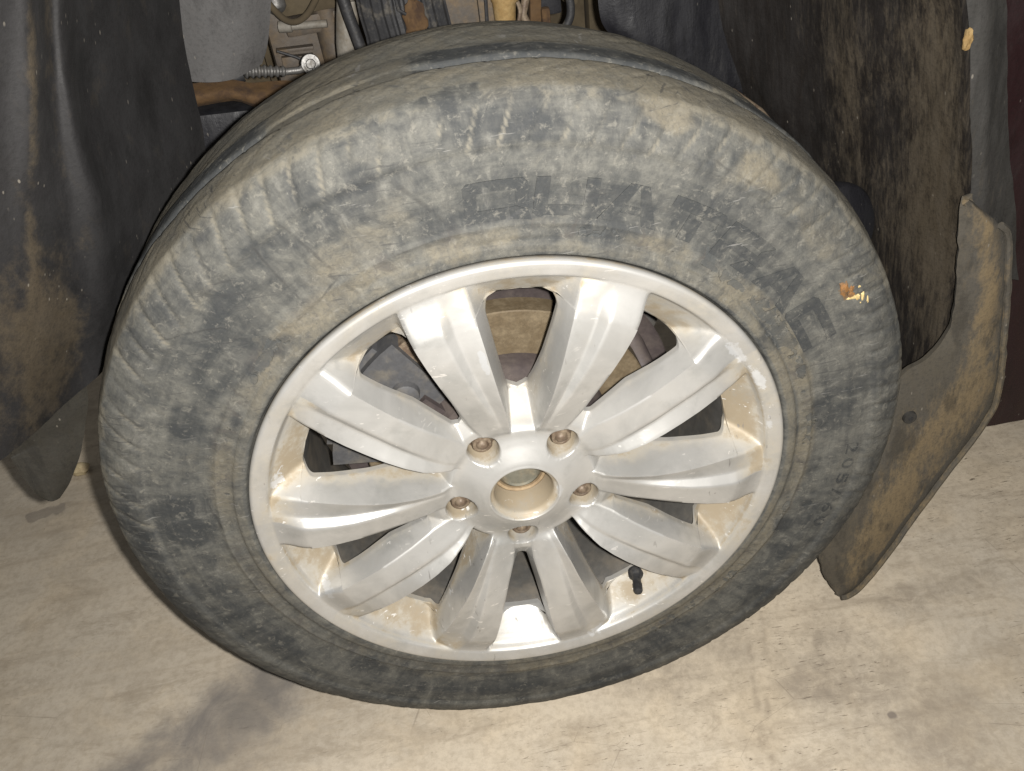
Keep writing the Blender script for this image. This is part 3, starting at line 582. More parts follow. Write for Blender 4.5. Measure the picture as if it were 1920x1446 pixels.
tan = blobs([(66.8, .3253, .034, .012, 1.3), (52.6, .314, .022, .014, 1), (121, .240, .045, .016, 1), (134.8, .240, .03, .009, .9), (91, .239, .05, .012, .9), (112, .262, .05, .024, .9), (112, .240, .05, .012, .9), (-34, .295, .03, .014, .5), (-53, .296, .03, .014, .5), (42.7, .2385, .04, .008, 1), (159, .241, .05, .010, .8), (60, .242, .04, .008, .8), (-50, .242, .10, .012, .9), (-15, .242, .08, .010, .7), (-120, .245, .08, .014, .6), (-160, .245, .08, .012, .6), (40, .310, .06, .016, .6), (28, .32, .05, .014, .4)])
tan = np.maximum(tan, (1 - sstep(.2345, .2365, PR)) * .38 * (PR > .2255)); tan = np.maximum(tan, bandm * (.35 + .6 * ((deg > -100) & (deg < 45)))); tan = np.maximum(tan, (PR > .2255) * (PR < .2345) * (.5 + .35 * ((deg > -100) & (deg < 45))) * (PY < .05))
tan = np.maximum(tan, sstep(.020, .028, PY + nz * .01) * (.62 + 1.2 * nz3 + .8 * nz) * ((deg > -20) | (deg < -170)))
gband = sstep(.0605, .0625, PY) * (1 - sstep(.092, .099, PY + nz * .014)) * clean
dark = np.maximum(dark, gband * (PR > .32) * .95); tan = tan * (1 - gband)
flake = blobs([(45, .2425, .05, .006, 1), (36, .2425, .04, .009, 1.1), (27, .2415, .035, .010, 1.15), (19, .245, .022, .009, 1.1), (51, .2535, .010, .008, 1), (10, .244, .03, .008, .5), (0, .244, .05, .008, .55), (-15, .244, .04, .008, .6), (-40, .246, .05, .008, .7), (-60, .246, .05, .008, .7), (128, .240, .02, .006, .8), (137, .241, .02, .006, .85), (148, .242, .02, .006, .7), (-130, .247, .04, .01, .6), (165, .244, .03, .008, .4), (72, .241, .05, .006, .6)])
smear = blobs([(28.6, .3000, .009, .009, .75)])
me = tyre.data
dark = dark - .75 * sstep(.022, .030, PY) * (1 - gband) * (PY < .19) * (dark < .2)
setattr_(me, 'dark', dark); setattr_(me, 'tan', tan); setattr_(me, 'band', bandm); setattr_(me, 'flake', flake); setattr_(me, 'smear', smear)
lug2 = np.abs(((ph * 2.0 + .35 * nz) % 1) - .5) * 2
lp = .55 * sstep(.86, .97, lug) * sstep(.297, .303, PR) * (1 - sstep(.330, .336, PR)) * (PY < .05) * np.clip(nz * 6 + nz2 * 3 + .35, 0, 1) * sstep(20, 50, deg)
lp = np.maximum(lp, .8 * np.exp(-((PR - .3300) / .0018) ** 2) * (PY < .04) * np.clip(.4 + 5 * nz + 3 * nz2, 0, 1))
setattr_(me, 'pale', lp)
setattr_(me, 'rad', np.stack([np.cos(TT) * 26, np.sin(TT) * 26, SS * 28], 2), 'FLOAT_VECTOR')
setattr_(me, 'circ', np.stack([np.cos(TT) * 2.2, np.sin(TT) * 2.2, SS * 190], 2), 'FLOAT_VECTOR')
# ---- raised lettering on the sidewall
fr = prof[:len(half) * 40]; fm = prof[prof[:, 1] < .06]
def side_y(r_): return float(np.interp(r_, fm[:, 0], fm[:, 1]))
GLY = {
 'Q': [((0, .1), (.07, 0), (.2, .28), (.2, .72), (.07, 1), (0, .9)), ((.2, 1), (.07, 1), (.2, .72), (.8, .72), (.93, 1)), ((.07, 0), (.62, 0), (.66, .28), (.2, .28)), ((1, .22), (1, .9), (.93, 1), (.8, .72), (.8, .34)), ((.70, 0), (1.02, -.06), (.98, .20), (.78, .31), (.69, .27))],
 'U': [((0, .1), (.08, 0), (.22, .3), (.22, 1), (0, 1)), ((.08, 0), (.92, 0), (.78, .3), (.22, .3)), ((.92, 0), (1, .1), (1, 1), (.78, 1), (.78, .3))],
 'A': [((0, 0), (.26, 0), (.50, .97), (.50, 1), (.34, 1)), ((.74, 0), (1, 0), (.66, 1), (.505, 1), (.505, .97)), ((.325, .24), (.675, .24), (.63, .44), (.37, .44))],
 'T': [((0, .70), (1, .70), (1, .93), (.94, 1), (0, 1)), ((.36, 0), (.62, 0), (.62, .695), (.36, .695))],
 'R': [((0, 0), (.23, 0), (.23, 1), (0, 1)), ((.235, .72), (.78, .72), (.95, 1), (.235, 1)), ((.785, .715), (.785, .58), (1, .44), (1, .92), (.955, .99)), ((.235, .34), (.90, .34), (.99, .43), (.78, .575), (.235, .575)), ((.48, 0), (.80, 0), (.98, .335), (.66, .335))],
 'C': [((0, .1), (.08, 0), (.23, .28), (.23, .72), (.08, 1), (0, .9)), ((.08, 0), (1, 0), (1, .28), (.23, .28)), ((.23, .72), (1, .72), (1, 1), (.08, 1))]}
def arc_text(name, txt, a0, step, rbase, hgt, wid, raise_, mat, bold=0.0, block=False):
    bm = bmesh.new()
    for i, ch in enumerate(txt):
        b2 = bmesh.new()
        if block:
            for poly in GLY[ch]: b2.faces.new([b2.verts.new((x, y, 0)) for x, y in poly])
            x0, x1, y0, y1 = 0, 1, 0, 1
        else:
            cu = bpy.data.curves.new('glyph', 'FONT'); cu.body = ch; cu.size = 1.0; cu.offset = bold; cu.resolution_u = 3
            ob = bpy.data.objects.new('glyph', cu); COL.objects.link(ob); dg = bpy.context.evaluated_depsgraph_get()
            tm = ob.evaluated_get(dg).to_mesh(); b2.from_mesh(tm); ob.evaluated_get(dg).to_mesh_clear()
            bpy.data.objects.remove(ob); bpy.data.curves.remove(cu)
            bmesh.ops.remove_doubles(b2, verts=b2.verts, dist=1e-4)
            xs = [v.co.x for v in b2.verts]; ys = [v.co.y for v in b2.verts]; x0, x1, y0, y1 = min(xs), max(xs), min(ys), max(ys)
        bmesh.ops.triangulate(b2, faces=b2.faces)
        for _ in range(4):
            es = [e for e in b2.edges if e.calc_length() > .12]
            if not es: break
            bmesh.ops.subdivide_edges(b2, edges=es, cuts=1); bmesh.ops.triangulate(b2, faces=[f for f in b2.faces if len(f.verts) > 3])
        r = bmesh.ops.extrude_face_region(b2, geom=b2.faces[:]); top = {g for g in r['geom'] if isinstance(g, bmesh.types.BMVert)}
        for v in b2.verts:
            fx = (v.co.x - x0) / max(x1 - x0, 1e-6); fy = (v.co.y - y0) / max(y1 - y0, 1e-6)
            if ch in '/': fx *= .7
            rr = rbase + fy * hgt; aa = math.radians(a0 - i * step) - (fx - .5) * wid / rr
            y = side_y(rr) - (raise_ if v in top else -.0012)
            v.co = Vector((rr * math.cos(aa), y, rr * math.sin(aa)))
        tmp = bpy.data.meshes.new('t'); b2.to_mesh(tmp); b2.free(); bm.from_mesh(tmp); bpy.data.meshes.remove(tmp)
    o = frombm(name, bm, mat, tyre, False)
    V_ = np.array([v.co for v in o.data.vertices]); T_ = np.arctan2(V_[:, 2], V_[:, 0]); S_ = np.interp(np.hypot(V_[:, 0], V_[:, 2]), fm[:, 0], s_[:len(fm)])
    setattr_(o.data, 'rad', np.stack([np.cos(T_) * 26, np.sin(T_) * 26, S_ * 28], 1), 'FLOAT_VECTOR'); setattr_(o.data, 'circ', np.stack([np.cos(T_) * 2.2, np.sin(T_) * 2.2, S_ * 190], 1), 'FLOAT_VECTOR')
    setattr_(o.data, 'dark', np.full(len(V_), .78)); return o
arc_text('raised_lettering', 'QUATRAC', 88.0, 10.2, .2510,   .0285, .0435, .0006, TYRE, 0, True)
arc_text('size_marking', '205/60', -4.4, 3.55, .2835, .0110, .0115, .0007, TYRE, .0)

def splat(name, lst, mat):
    bm = bmesh.new()
    for a, rr, w1, w2, h_ in lst:
        t = math.radians(a); c = Vector((rr * math.cos(t), side_y(rr) - .0002, rr * math.sin(t))); r = bmesh.ops.create_icosphere(bm, subdivisions=2, radius=1)
        for v in r['verts']:
            q = v.co * (1 + .35 * math.sin(5 * v.co.x + a * 3) * math.cos(4 * v.co.z + a)); v.co = c + Vector((q.x * w1, q.y * h_, q.z * w2))
    return frombm(name, bm, mat, tyre)
splat('dried_splash', [(29.2, .2985, .0038, .0075, .0016), (27.6, .3005, .003, .003, .0012), (28.5, .303, .002, .004, .001)], plain('orange_brown_splash', (0.20, 0.095, 0.03), (0.10, 0.06, 0.03), 200, (0.4, 0.6), 0.55))
splat('yellow_fleck', [(27.0, .3015, .005, .0016, .0012), (26.6, .3045, .0016, .003, .001), (26.0, .3075, .0014, .005, .001), (24.8, .3095, .0012, .0045, .0009), (28.0, .3085, .0018, .0014, .0008), (25.4, .3045, .001, .001, .0006), (23.8, .311, .001, .0022, .0006)], plain('yellow_fleck', (0.46, 0.36, 0.17), (0.35, 0.25, 0.1), 200, (0.4, 0.6), 0.6))
# ------------------------------------------------------------------ brake behind the wheel
brake = tag(empty('brake_disc', (0, 0.07, ZC)), 'dusty brown brake disc and hub seen between the wheel spokes', 'brake disc')
def lathe(name, prof, mat, parent, n=96, cap=True, dy=0.0, sharp=35):
    V, F = revolve([(a, b + dy) for a, b in prof], n); F = F.tolist()
    if cap: F.append(list(range((len(prof) - 1) * n, len(prof) * n)))
    o = mesh(name, V, F, mat, parent)
    bm = bmesh.new(); bm.from_mesh(o.data); bmesh.ops.recalc_face_normals(bm, faces=bm.faces); bm.to_mesh(o.data); bm.free(); o.data.set_sharp_from_angle(angle=math.radians(sharp)); return o
lathe('friction_ring', [(.086, .012), (.130, .012), (.131, .013), (.131, .033), (.130, .034), (.086, .034)], BRAKE, brake, 120, False)
lathe('disc_hat', [(.0890, .016), (.0890, -.004), (.0860, -.009), (.0790, -.0235), (.064, -.027), (.034, -.027)], BRAKE_DARK, brake, 96, False)
lathe('dust_shield', [(.070, .046), (.150, .044), (.1560, .040), (.157, .041), (.151, .048), (.070, .050)], BRAKE_DARK, brake, 96, False)
lathe('hub_spigot', [(.034, -.0270), (.0255, -.0270), (.0243, -.0285), (.0243, -.0370), (.0225, -.0385), (.0210, -.0370), (.0205, -.0300)], HUBM, brake, 72, False)
lathe('hub_cap', [(.0205, -.0330), (.0190, -.0370), (.0160, -.0395), (.0150, -.0375), (.0060, -.0385), (.0020, -.0387)], HUBG, brake, 64, True)
# caliper on the left
cal = tag(empty('brake_caliper', (-.10, .10, ZC + .07)), 'grey brake caliper behind the upper left spokes', 'brake caliper')
def radial_block(name, a0, a1, r0, r1, y0, y1, mat, parent, off, nseg=10, bev=.003):
    bm = bmesh.new(); rings = []
    for k in range(nseg + 1):
        a = math.radians(a0 + (a1 - a0) * k / nseg)
        rings.append([bm.verts.new((rr * math.cos(a) - off[0], yy - off[1], rr * math.sin(a) - off[2])) for rr, yy in ((r0, y0), (r1, y0), (r1, y1), (r0, y1))])
    for A_, B_ in zip(rings[:-1], rings[1:]):
        for q in range(4): bm.faces.new((A_[q], A_[(q + 1) % 4], B_[(q + 1) % 4], B_[q]))
    bm.faces.new(rings[0][::-1]); bm.faces.new(rings[-1])
    bmesh.ops.bevel(bm, geom=[e for e in bm.edges if e.calc_face_angle(0) > .8], offset=bev, segments=2, affect='EDGES')
    return frombm(name, bm, mat, parent)
OC = (-.10, .10, .07)
radial_block('caliper_body', 122, 172, .088, .158, .058, .078, CALIPER, cal, OC)
radial_block('caliper_bridge', 128, 166, .142, .163, .066, .125, CALIPER, cal, OC)
radial_block('caliper_finger', 150, 160, .075, .100, .052, .066, BRAKE_DARK, cal, OC, 4)
radial_block('caliper_finger', 130, 140, .080, .104, .052, .066, BRAKE_DARK, cal, OC, 4)
bm = bmesh.new(); 
for a in (134, 158):
    p = Vector((.118 * math.cos(math.radians(a)) - OC[0], .058 - OC[1], .118 * math.sin(math.radians(a)) - OC[2])); tube(bm, [p, p + Vector((0, -.006, 0)), p + Vector((0, -.008, 0))], [.012, .011, .007], 16)
frombm('caliper_boss', bm, CALIPER, cal)
radial_block('anchor_bracket', 112, 124, .100, .150, .064, .084, RUSTY, cal, OC, 4)
# splash of rust on the right hand side: the other end of the knuckle
kn = tag(empty('steering_knuckle', (.12, .15, ZC + .05)), 'rusty olive knuckle arm seen between the right hand spokes', 'knuckle')
bm = bmesh.new(); tube(bm, [(-.07, .0, .01), (-.03, -.01, .02), (.0, -.03, .01), (.01, -.055, -.02)], [.014, .012, .010, .010], 14); frombm('knuckle_arm', bm, BRAKE_DARK, kn)
bm = bmesh.new(); box(bm, (.01, -.01, .02), (.04, .03, .05), rotxyz(10, 20, 15), .006); frombm('knuckle_boss', bm, CALIPER, kn)

# ------------------------------------------------------------------ wheel arch liners
LEFT = [
 [(-0.251, -0.03, 0.794), (-0.232, 0.02, 0.782), (-0.223, 0.035, 0.778), (-0.227, 0.075, 0.771), (-0.222, 0.085, 0.768), (-0.226, 0.13, 0.76), (-0.217, 0.21, 0.743), (-0.201, 0.29, 0.726)],
 [(-0.271, -0.03, 0.756), (-0.252, 0.02, 0.738), (-0.242, 0.035, 0.732), (-0.246, 0.075, 0.722), (-0.242, 0.085, 0.718), (-0.246, 0.13, 0.706), (-0.236, 0.21, 0.682), (-0.218, 0.29, 0.656)],
 [(-0.294, -0.03, 0.712), (-0.275, 0.02, 0.69), (-0.262, 0.035, 0.682), (-0.265, 0.075, 0.667), (-0.257, 0.085, 0.661), (-0.262, 0.13, 0.645), (-0.25, 0.21, 0.612), (-0.228, 0.29, 0.577)],
 [(-0.316, -0.03, 0.669), (-0.297, 0.02, 0.641), (-0.288, 0.04, 0.63), (-0.283, 0.08, 0.609), (-0.27, 0.095, 0.6), (-0.272, 0.14, 0.578), (-0.264, 0.22, 0.537), (-0.246, 0.3, 0.495)],
 [(-0.342, -0.03, 0.618), (-0.324, 0.02, 0.584), (-0.316, 0.05, 0.564), (-0.311, 0.09, 0.538), (-0.299, 0.115, 0.521), (-0.299, 0.16, 0.493), (-0.288, 0.23, 0.459), (-0.271, 0.31, 0.421)],
 [(-0.368, -0.03, 0.569), (-0.353, 0.025, 0.525), (-0.346, 0.06, 0.502), (-0.34, 0.1, 0.483), (-0.329, 0.125, 0.473), (-0.319, 0.17, 0.457), (-0.304, 0.24, 0.42), (-0.287, 0.32, 0.372)],
 [(-0.425, -0.03, 0.459), (-0.39, 0.03, 0.446), (-0.379, 0.065, 0.439), (-0.363, 0.105, 0.437), (-0.338, 0.13, 0.443), (-0.324, 0.175, 0.443), (-0.312, 0.24, 0.396), (-0.298, 0.32, 0.339)],
]
def liner(name, G, nu, nv, thick, mat, parent, mudf, amp=.003, sharp=60):
    S = gridsurf(G, nu, nv); Pf = S.reshape(-1, 3); N_ = (fbm(Pf * np.array([45, 30, 14]), 5, 4) - .5 + .35 * (fbm(Pf * np.array([190, 150, 60]), 8, 3) - .5)).reshape(nu, nv)
    o = gridmesh(name, S, thick, mat, parent, N_ * amp, sharp); u = np.repeat(np.linspace(0, 1, nu)[:, None], nv, 1); v = np.repeat(np.linspace(0, 1, nv)[None], nu, 0)
    md = mudf(u, v) if mudf else np.zeros((nu, nv)); setattr_(o.data, 'mud', np.concatenate([md.ravel(), md.ravel()])); return o
def g2(u, v, cu, cv, su, sv): return np.exp(-((u - cu) / su) ** 2 - ((v - cv) / sv) ** 2)
ll = tag(empty('wheel_arch_liner', (-.30, .12, .44)), 'dark grey felt wheel arch liner left of the wheel, streaked with brown mud', 'wheel arch liner')
def unparent_fix(o, root):
    o.parent = root; o.matrix_parent_inverse = Matrix.Translation(-Vector(root.location))
mudL = lambda u, v: np.clip(.9 * g2(u, v, .80, .36, .18, .12) + .6 * g2(u, v, .15, .42, .3, .05) + .7 * g2(u, v, .35, .28, .5, .03) + .5 * (v < .5) * g2(u, v, .9, .2, .3, .4) + .4 * g2(u, v, .72, .12, .1, .2) - 1.0 * (v > .62) * (u < .75), -1, 1)
unparent_fix(liner('liner_shell', LEFT, 120, 110, .004, LINER_L, None, mudL), ll)
LPAN = [
 [(-0.226, 0.345, 0.719), (-0.19, 0.34, 0.714), (-0.16, 0.345, 0.709), (-0.135, 0.36, 0.703)],
 [(-0.238, 0.345, 0.672), (-0.203, 0.34, 0.668), (-0.172, 0.345, 0.662), (-0.149, 0.36, 0.655)],
 [(-0.244, 0.345, 0.64), (-0.211, 0.34, 0.636), (-0.181, 0.345, 0.63), (-0.161, 0.36, 0.624)],
 [(-0.249, 0.345, 0.611), (-0.22, 0.34, 0.606), (-0.196, 0.345, 0.604), (-0.17, 0.36, 0.609)]]
unparent_fix(liner('splash_panel', LPAN, 40, 50, .005, PANEL_G, None, None, .002), ll)
RIGHT = [
 [(0.262, 0.345, 0.649), (0.295, 0.31, 0.652), (0.318, 0.27, 0.656), (0.335, 0.215, 0.664), (0.352, 0.17, 0.671), (0.359, 0.13, 0.677), (0.363, 0.11, 0.681)],
 [(0.275, 0.345, 0.575), (0.305, 0.31, 0.58), (0.33, 0.27, 0.587), (0.348, 0.215, 0.599), (0.366, 0.17, 0.608), (0.379, 0.13, 0.618), (0.382, 0.11, 0.622)],
 [(0.307, 0.345, 0.494), (0.321, 0.31, 0.504), (0.347, 0.27, 0.514), (0.367, 0.215, 0.53), (0.384, 0.17, 0.543), (0.393, 0.13, 0.556), (0.397, 0.11, 0.563)],
 [(0.325, 0.35, 0.41), (0.346, 0.315, 0.422), (0.366, 0.27, 0.438), (0.382, 0.215, 0.46), (0.398, 0.17, 0.477), (0.408, 0.13, 0.493), (0.413, 0.11, 0.501)],
 [(0.349, 0.35, 0.326), (0.366, 0.315, 0.341), (0.387, 0.27, 0.361), (0.398, 0.215, 0.388), (0.412, 0.17, 0.408), (0.424, 0.135, 0.425), (0.428, 0.115, 0.434)],
 [(0.376, 0.35, 0.239), (0.386, 0.315, 0.258), (0.402, 0.27, 0.283), (0.408, 0.215, 0.315), (0.421, 0.17, 0.34), (0.435, 0.14, 0.356), (0.443, 0.12, 0.367)],
 [(0.402, 0.35, 0.099), (0.414, 0.315, 0.123), (0.424, 0.27, 0.155), (0.425, 0.215, 0.196), (0.435, 0.17, 0.228), (0.445, 0.14, 0.249), (0.455, 0.125, 0.272)],
]
rl = tag(empty('wheel_arch_liner', (.40, .18, .40)), 'brown-black wheel arch liner right of the wheel, streaked vertically with dried mud', 'wheel arch liner')
mudR = lambda u, v: np.clip(.8 * g2(u, v, .5, .80, .6, .16) + .5 * g2(u, v, .3, .45, .2, .06) - .5 * (v < .3), -1, 1)
unparent_fix(liner('liner_shell', RIGHT, 120, 110, .004, LINER_R, None, mudR, .004), rl)
RPAN = [
 [(0.154, 0.335, 0.667), (0.182, 0.33, 0.664), (0.229, 0.335, 0.656), (0.28, 0.345, 0.647)],
 [(0.153, 0.335, 0.616), (0.183, 0.33, 0.612), (0.231, 0.335, 0.604), (0.288, 0.345, 0.593)],
 [(0.162, 0.34, 0.593), (0.19, 0.33, 0.582), (0.24, 0.335, 0.568), (0.304, 0.345, 0.549)],
 [(0.189, 0.345, 0.567), (0.214, 0.34, 0.554), (0.264, 0.34, 0.531), (0.32, 0.345, 0.509)],
 [(0.229, 0.355, 0.542), (0.256, 0.35, 0.529), (0.296, 0.35, 0.505), (0.332, 0.35, 0.485)]]
unparent_fix(liner('inner_panel', RPAN, 50, 60, .005, PANEL_N, None, lambda u, v: .5 * g2(u, v, .5, .8, 1, .12), .003), rl)

# ------------------------------------------------------------------ flaps
def strip(name, E, nv, thick, mat, mudf, bulge=0.0, nu=90, amp=.003):
    E = np.asarray(E, float); a = catmull(E[:, 0], nu); b = catmull(E[:, 1], nu); b = b + (fbm(b * 90, 77, 3)[:, None] - .5) * np.array([[.0025, 0, .0018]]); a = a + (fbm(a * 110, 78, 3)[:, None] - .5) * np.array([[.004, 0, .002]]); t = np.linspace(0, 1, nv)
    S = a[:, None] + (b - a)[:, None] * t[None, :, None]
    S[..., 1] -= bulge * np.sin(np.pi * t)[None]
    N_ = (fbm(S.reshape(-1, 3) * 40, 15, 4) - .5).reshape(nu, nv)
    o = gridmesh(name, S, thick, mat, None, N_ * amp, 60); u = np.repeat(np.linspace(0, 1, nu)[:, None], nv, 1); v = np.repeat(t[None], nu, 0)
    md = mudf(u, v) if mudf else np.zeros((nu, nv)); setattr_(o.data, 'mud', np.concatenate([md.ravel(), md.ravel()])); return o
RFLAP = [[(0.403, 0.1, 0.489), (0.408, 0.099, 0.486)], [(0.402, 0.1, 0.475), (0.442, 0.1, 0.456)], [(0.407, 0.1, 0.452), (0.452, 0.1, 0.443)], [(0.413, 0.1, 0.419), (0.463, 0.1, 0.398)], [(0.42, 0.1, 0.354), (0.474, 0.1, 0.337)],
 [(0.403, 0.098, 0.322), (0.486, 0.1, 0.26)], [(0.377, 0.095, 0.308), (0.475, 0.097, 0.219)], [(0.354, 0.09, 0.267), (0.444, 0.09, 0.169)], [(0.333, 0.085, 0.205), (0.412, 0.083, 0.112)], [(0.316, 0.08, 0.136), (0.384, 0.077, 0.061)],
 [(0.311, 0.077, 0.091), (0.363, 0.073, 0.031)], [(0.322, 0.075, 0.05), (0.35, 0.072, 0.02)], [(0.331, 0.073, 0.031), (0.341, 0.072, 0.019)]]
fr_ = tag(empty('mud_flap', (.43, .09, .05)), 'long brown mud-caked flap hanging behind the right side of the tyre', 'mud flap')
mudF = lambda u, v: np.clip(-.12 + .62 * g2(u, v, .25, .58, .30, .26) + .5 * g2(u, v, .62, .62, .2, .3) - .55 * g2(u, v, .5, .1, .3, .3) - .7 * g2(u, v, .74, .05, .12, .2) - .3 * g2(u, v, .95, .4, .1, .5) - .6 * (v > .93), -1, 1)
unparent_fix(strip('flap_sheet', RFLAP, 40, .006, FLAPM, mudF, .006), fr_)
bm = bmesh.new(); pts = [np.array(p[1]) + np.array((0, -.0035, 0)) for p in RFLAP[1:]]; pts = catmull(np.array(pts), 90); pts = pts + (fbm(pts * 90, 77, 3)[:, None] - .5) * np.array([[.0025, 0, .0018]])
tube(bm, [tuple(p) for p in pts], .0032, 8); e = frombm('flap_rim', bm, FLAPM); unparent_fix(e, fr_); setattr_(e.data, 'mud', np.zeros(len(e.data.vertices)))
bm = bmesh.new(); c = Vector((.388, .084, .262)); tube(bm, [c + Vector((0, .002, 0)), c + Vector((0, -.0015, 0)), c + Vector((0, -.002, 0))], [.007, .0065, .0035], 16); unparent_fix(frombm('rivet', bm, FLANGEM), fr_)
bm = bmesh.new(); tube(bm, [c + Vector((0, -.001, 0)), c + Vector((0, -.0026, 0))], [.0028, .0024], 10); unparent_fix(frombm('rivet_pin', bm, RUBBER), fr_)
LFLAP = [[(-0.411, 0.11, 0.430), (-0.350, 0.14, 0.456)], [(-0.437, 0.12, 0.384), (-0.364, 0.145, 0.414)], [(-0.44, 0.12, 0.377), (-0.38, 0.145, 0.38)], [(-0.44, 0.12, 0.358), (-0.393, 0.14, 0.355)], [(-0.439, 0.12, 0.338), (-0.413, 0.135, 0.327)], [(-0.436, 0.125, 0.321), (-0.426, 0.13, 0.315)]]
fl_ = tag(empty('mud_flap', (-.41, .13, .32)), 'short olive-black flap hanging below the left liner above the floor', 'mud flap')
unparent_fix(strip('flap_sheet', LFLAP, 30, .004, FLAPL, None, .004, 50), fl_)

# ------------------------------------------------------------------ body panel at the right edge
bp = tag(empty('body_panel', (.55, .17, .14)), 'dark maroon car body panel with a grey flange at the right edge', 'body panel')
BODY = [[(0.418, 0.16, 0.674), (0.49, .165, .662), (0.569, 0.18, 0.65)], [(0.461, 0.16, 0.485), (.55, .165, .466), (0.64, 0.18, 0.446)], [(0.491, 0.165, 0.234), (.60, .17, .226), (0.719, 0.18, 0.218)], [(0.487, 0.17, 0.143), (.62, .175, .136), (0.753, 0.185, 0.128)]]
unparent_fix(liner('outer_skin', BODY, 60, 40, .02, MAROON, None, lambda u, v: .35 * g2(u, v, .3, .4, .3, .2), .002), bp)
FLANGE = [[(0.368, 0.112, 0.683), (.384, .110, .680), (0.405, 0.118, 0.678)], [(0.39, 0.112, 0.613), (.404, .110, .610), (0.424, 0.118, 0.608)], [(0.405, 0.112, 0.538), (.42, .110, .535), (0.444, 0.118, 0.532)], [(0.420, 0.112, 0.473), (.438, .110, .462), (0.474, 0.122, 0.445)], [(0.440, 0.114, 0.40), (.46, .114, .39), (0.50, 0.13, 0.37)]]
unparent_fix(liner('arch_flange', FLANGE, 60, 24, .004, FLANGEM, None, lambda u, v: .3 * g2(u, v, .75, .5, .2, .5), .006), bp)
bm = bmesh.new(); r = bmesh.ops.create_icosphere(bm, subdivisions=3, radius=1.0)
for v in bm.verts: v.co = Vector((v.co.x * .0035, v.co.y * .003, v.co.z * .0085)) * (1 + .25 * math.sin(7 * v.co.x + 3) * math.cos(5 * v.co.z)) + Vector((.384, .106, .618))
unparent_fix(frombm('mud_lump', bm, GOLD), bp)

# ------------------------------------------------------------------ engine bay pieces seen over the tyre
def thing(name, loc, label, cat): return tag(empty(name, loc), label, cat)
def add(o, root): unparent_fix(o, root); return o
bm = bmesh.new(); box(bm, (0.02, .64, .62), (1.1, .03, .62), None, .01)
for k in range(5): box(bm, (-.18 + .1 * k, .615, .58), (.05, .03, .2), None, .008)
tag(frombm('bulkhead', bm, OLIVE), 'dusty olive-brown bulkhead at the back of the engine bay', 'bulkhead')
g = thing('gearbox', (-.14, .5, .54), 'dusty grey-brown gearbox casing between the left liner and the pale tube', 'gearbox')
def bxo(name, items, mat, root, sharp=40):
    bm = bmesh.new()
    for c, s, rt, b in items: box(bm, c, s, rotxyz(*rt) if rt else None, b)
    return add(frombm(name, bm, mat, None, True, sharp), root)
bxo('casing', [((-.135, .53, .575), (.095, .07, .13), (0, 0, 8), .008), ((-.125, .50, .606), (.065, .03, .020), (0, 0, 6), .004)], CASTGREY, g)
bxo('top_cover', [((-.128, .515, .632), (.072, .07, .028), (0, 0, 6), .006)], OLIVE, g)
bxo('casing_rib', [((-.152, .488, .5835), (.040, .012, .004), (0, 4, 6), .001), ((-.160, .488, .570), (.018, .010, .014), (0, 4, 6), .001), ((-.143, .488, .569), (.017, .010, .014), (0, 4, 6), .001)], CASTGREY, g)
bm = bmesh.new(); tube(bm, [(-.112, .500, .618), (-.110, .496, .560)], .015, 24); add(frombm('round_housing', bm, CASTGREY), g)
bm = bmesh.new(); tube(bm, [(-.158, .475, .640), (-.157, .47, .631), (-.156, .468, .628)], [.010, .010, .007], 20); add(frombm('bolt_boss', bm, BRIGHT), g)
bm = bmesh.new(); tube(bm, [(-.160, .472, .612), (-.147, .47, .611), (-.1465, .47, .611), (-.110, .468, .609)], [.0060, .0060, .0040, .0040], 16); add(frombm('selector_rod', bm, PALE), g)
bm = bmesh.new(); tube(bm, [(-.168, .465, .590), (-.150, .462, .582), (-.128, .455, .570)], .0016, 8); tag(frombm('cable', bm, RUBBER), 'thin dark cable running diagonally across the gearbox casing', 'cable')
# control arm, rusty orange
a = thing('control_arm', (-.18, .375, .56), 'rusty orange control arm beside the left edge of the tyre', 'control arm')
S = []
for (x, y, z), wd in zip([(-.262, .355, .592), (-.235, .362, .591), (-.208, .37, .588), (-.188, .37, .580), (-.165, .375, .574), (-.145, .38, .568), (-.122, .385, .558), (-.088, .39, .545)], [.011, .010, .010, .011, .013, .014, .014, .013]):
    S.append([(x, y - .008, z - wd), (x, y - .016, z - wd * .35), (x, y - .016, z + wd * .4), (x, y, z + wd)])
o = liner('arm_pressing', S, 60, 30, .006, RUSTORANGE, None, None, .004); add(o, a)
bm = bmesh.new(); tube(bm, [(-.150, .378, .566), (-.132, .388, .572)], [.012, .012], 24); add(frombm('arm_bush', bm, RUSTY), a)
b = thing('air_duct', (-.22, .36, .54), 'black plastic air duct under the rusty control arm', 'duct')
bxo('duct_body', [((-.215, .395, .535), (.085, .06, .066), (0, 4, 4), .008)], PANEL_N, b)
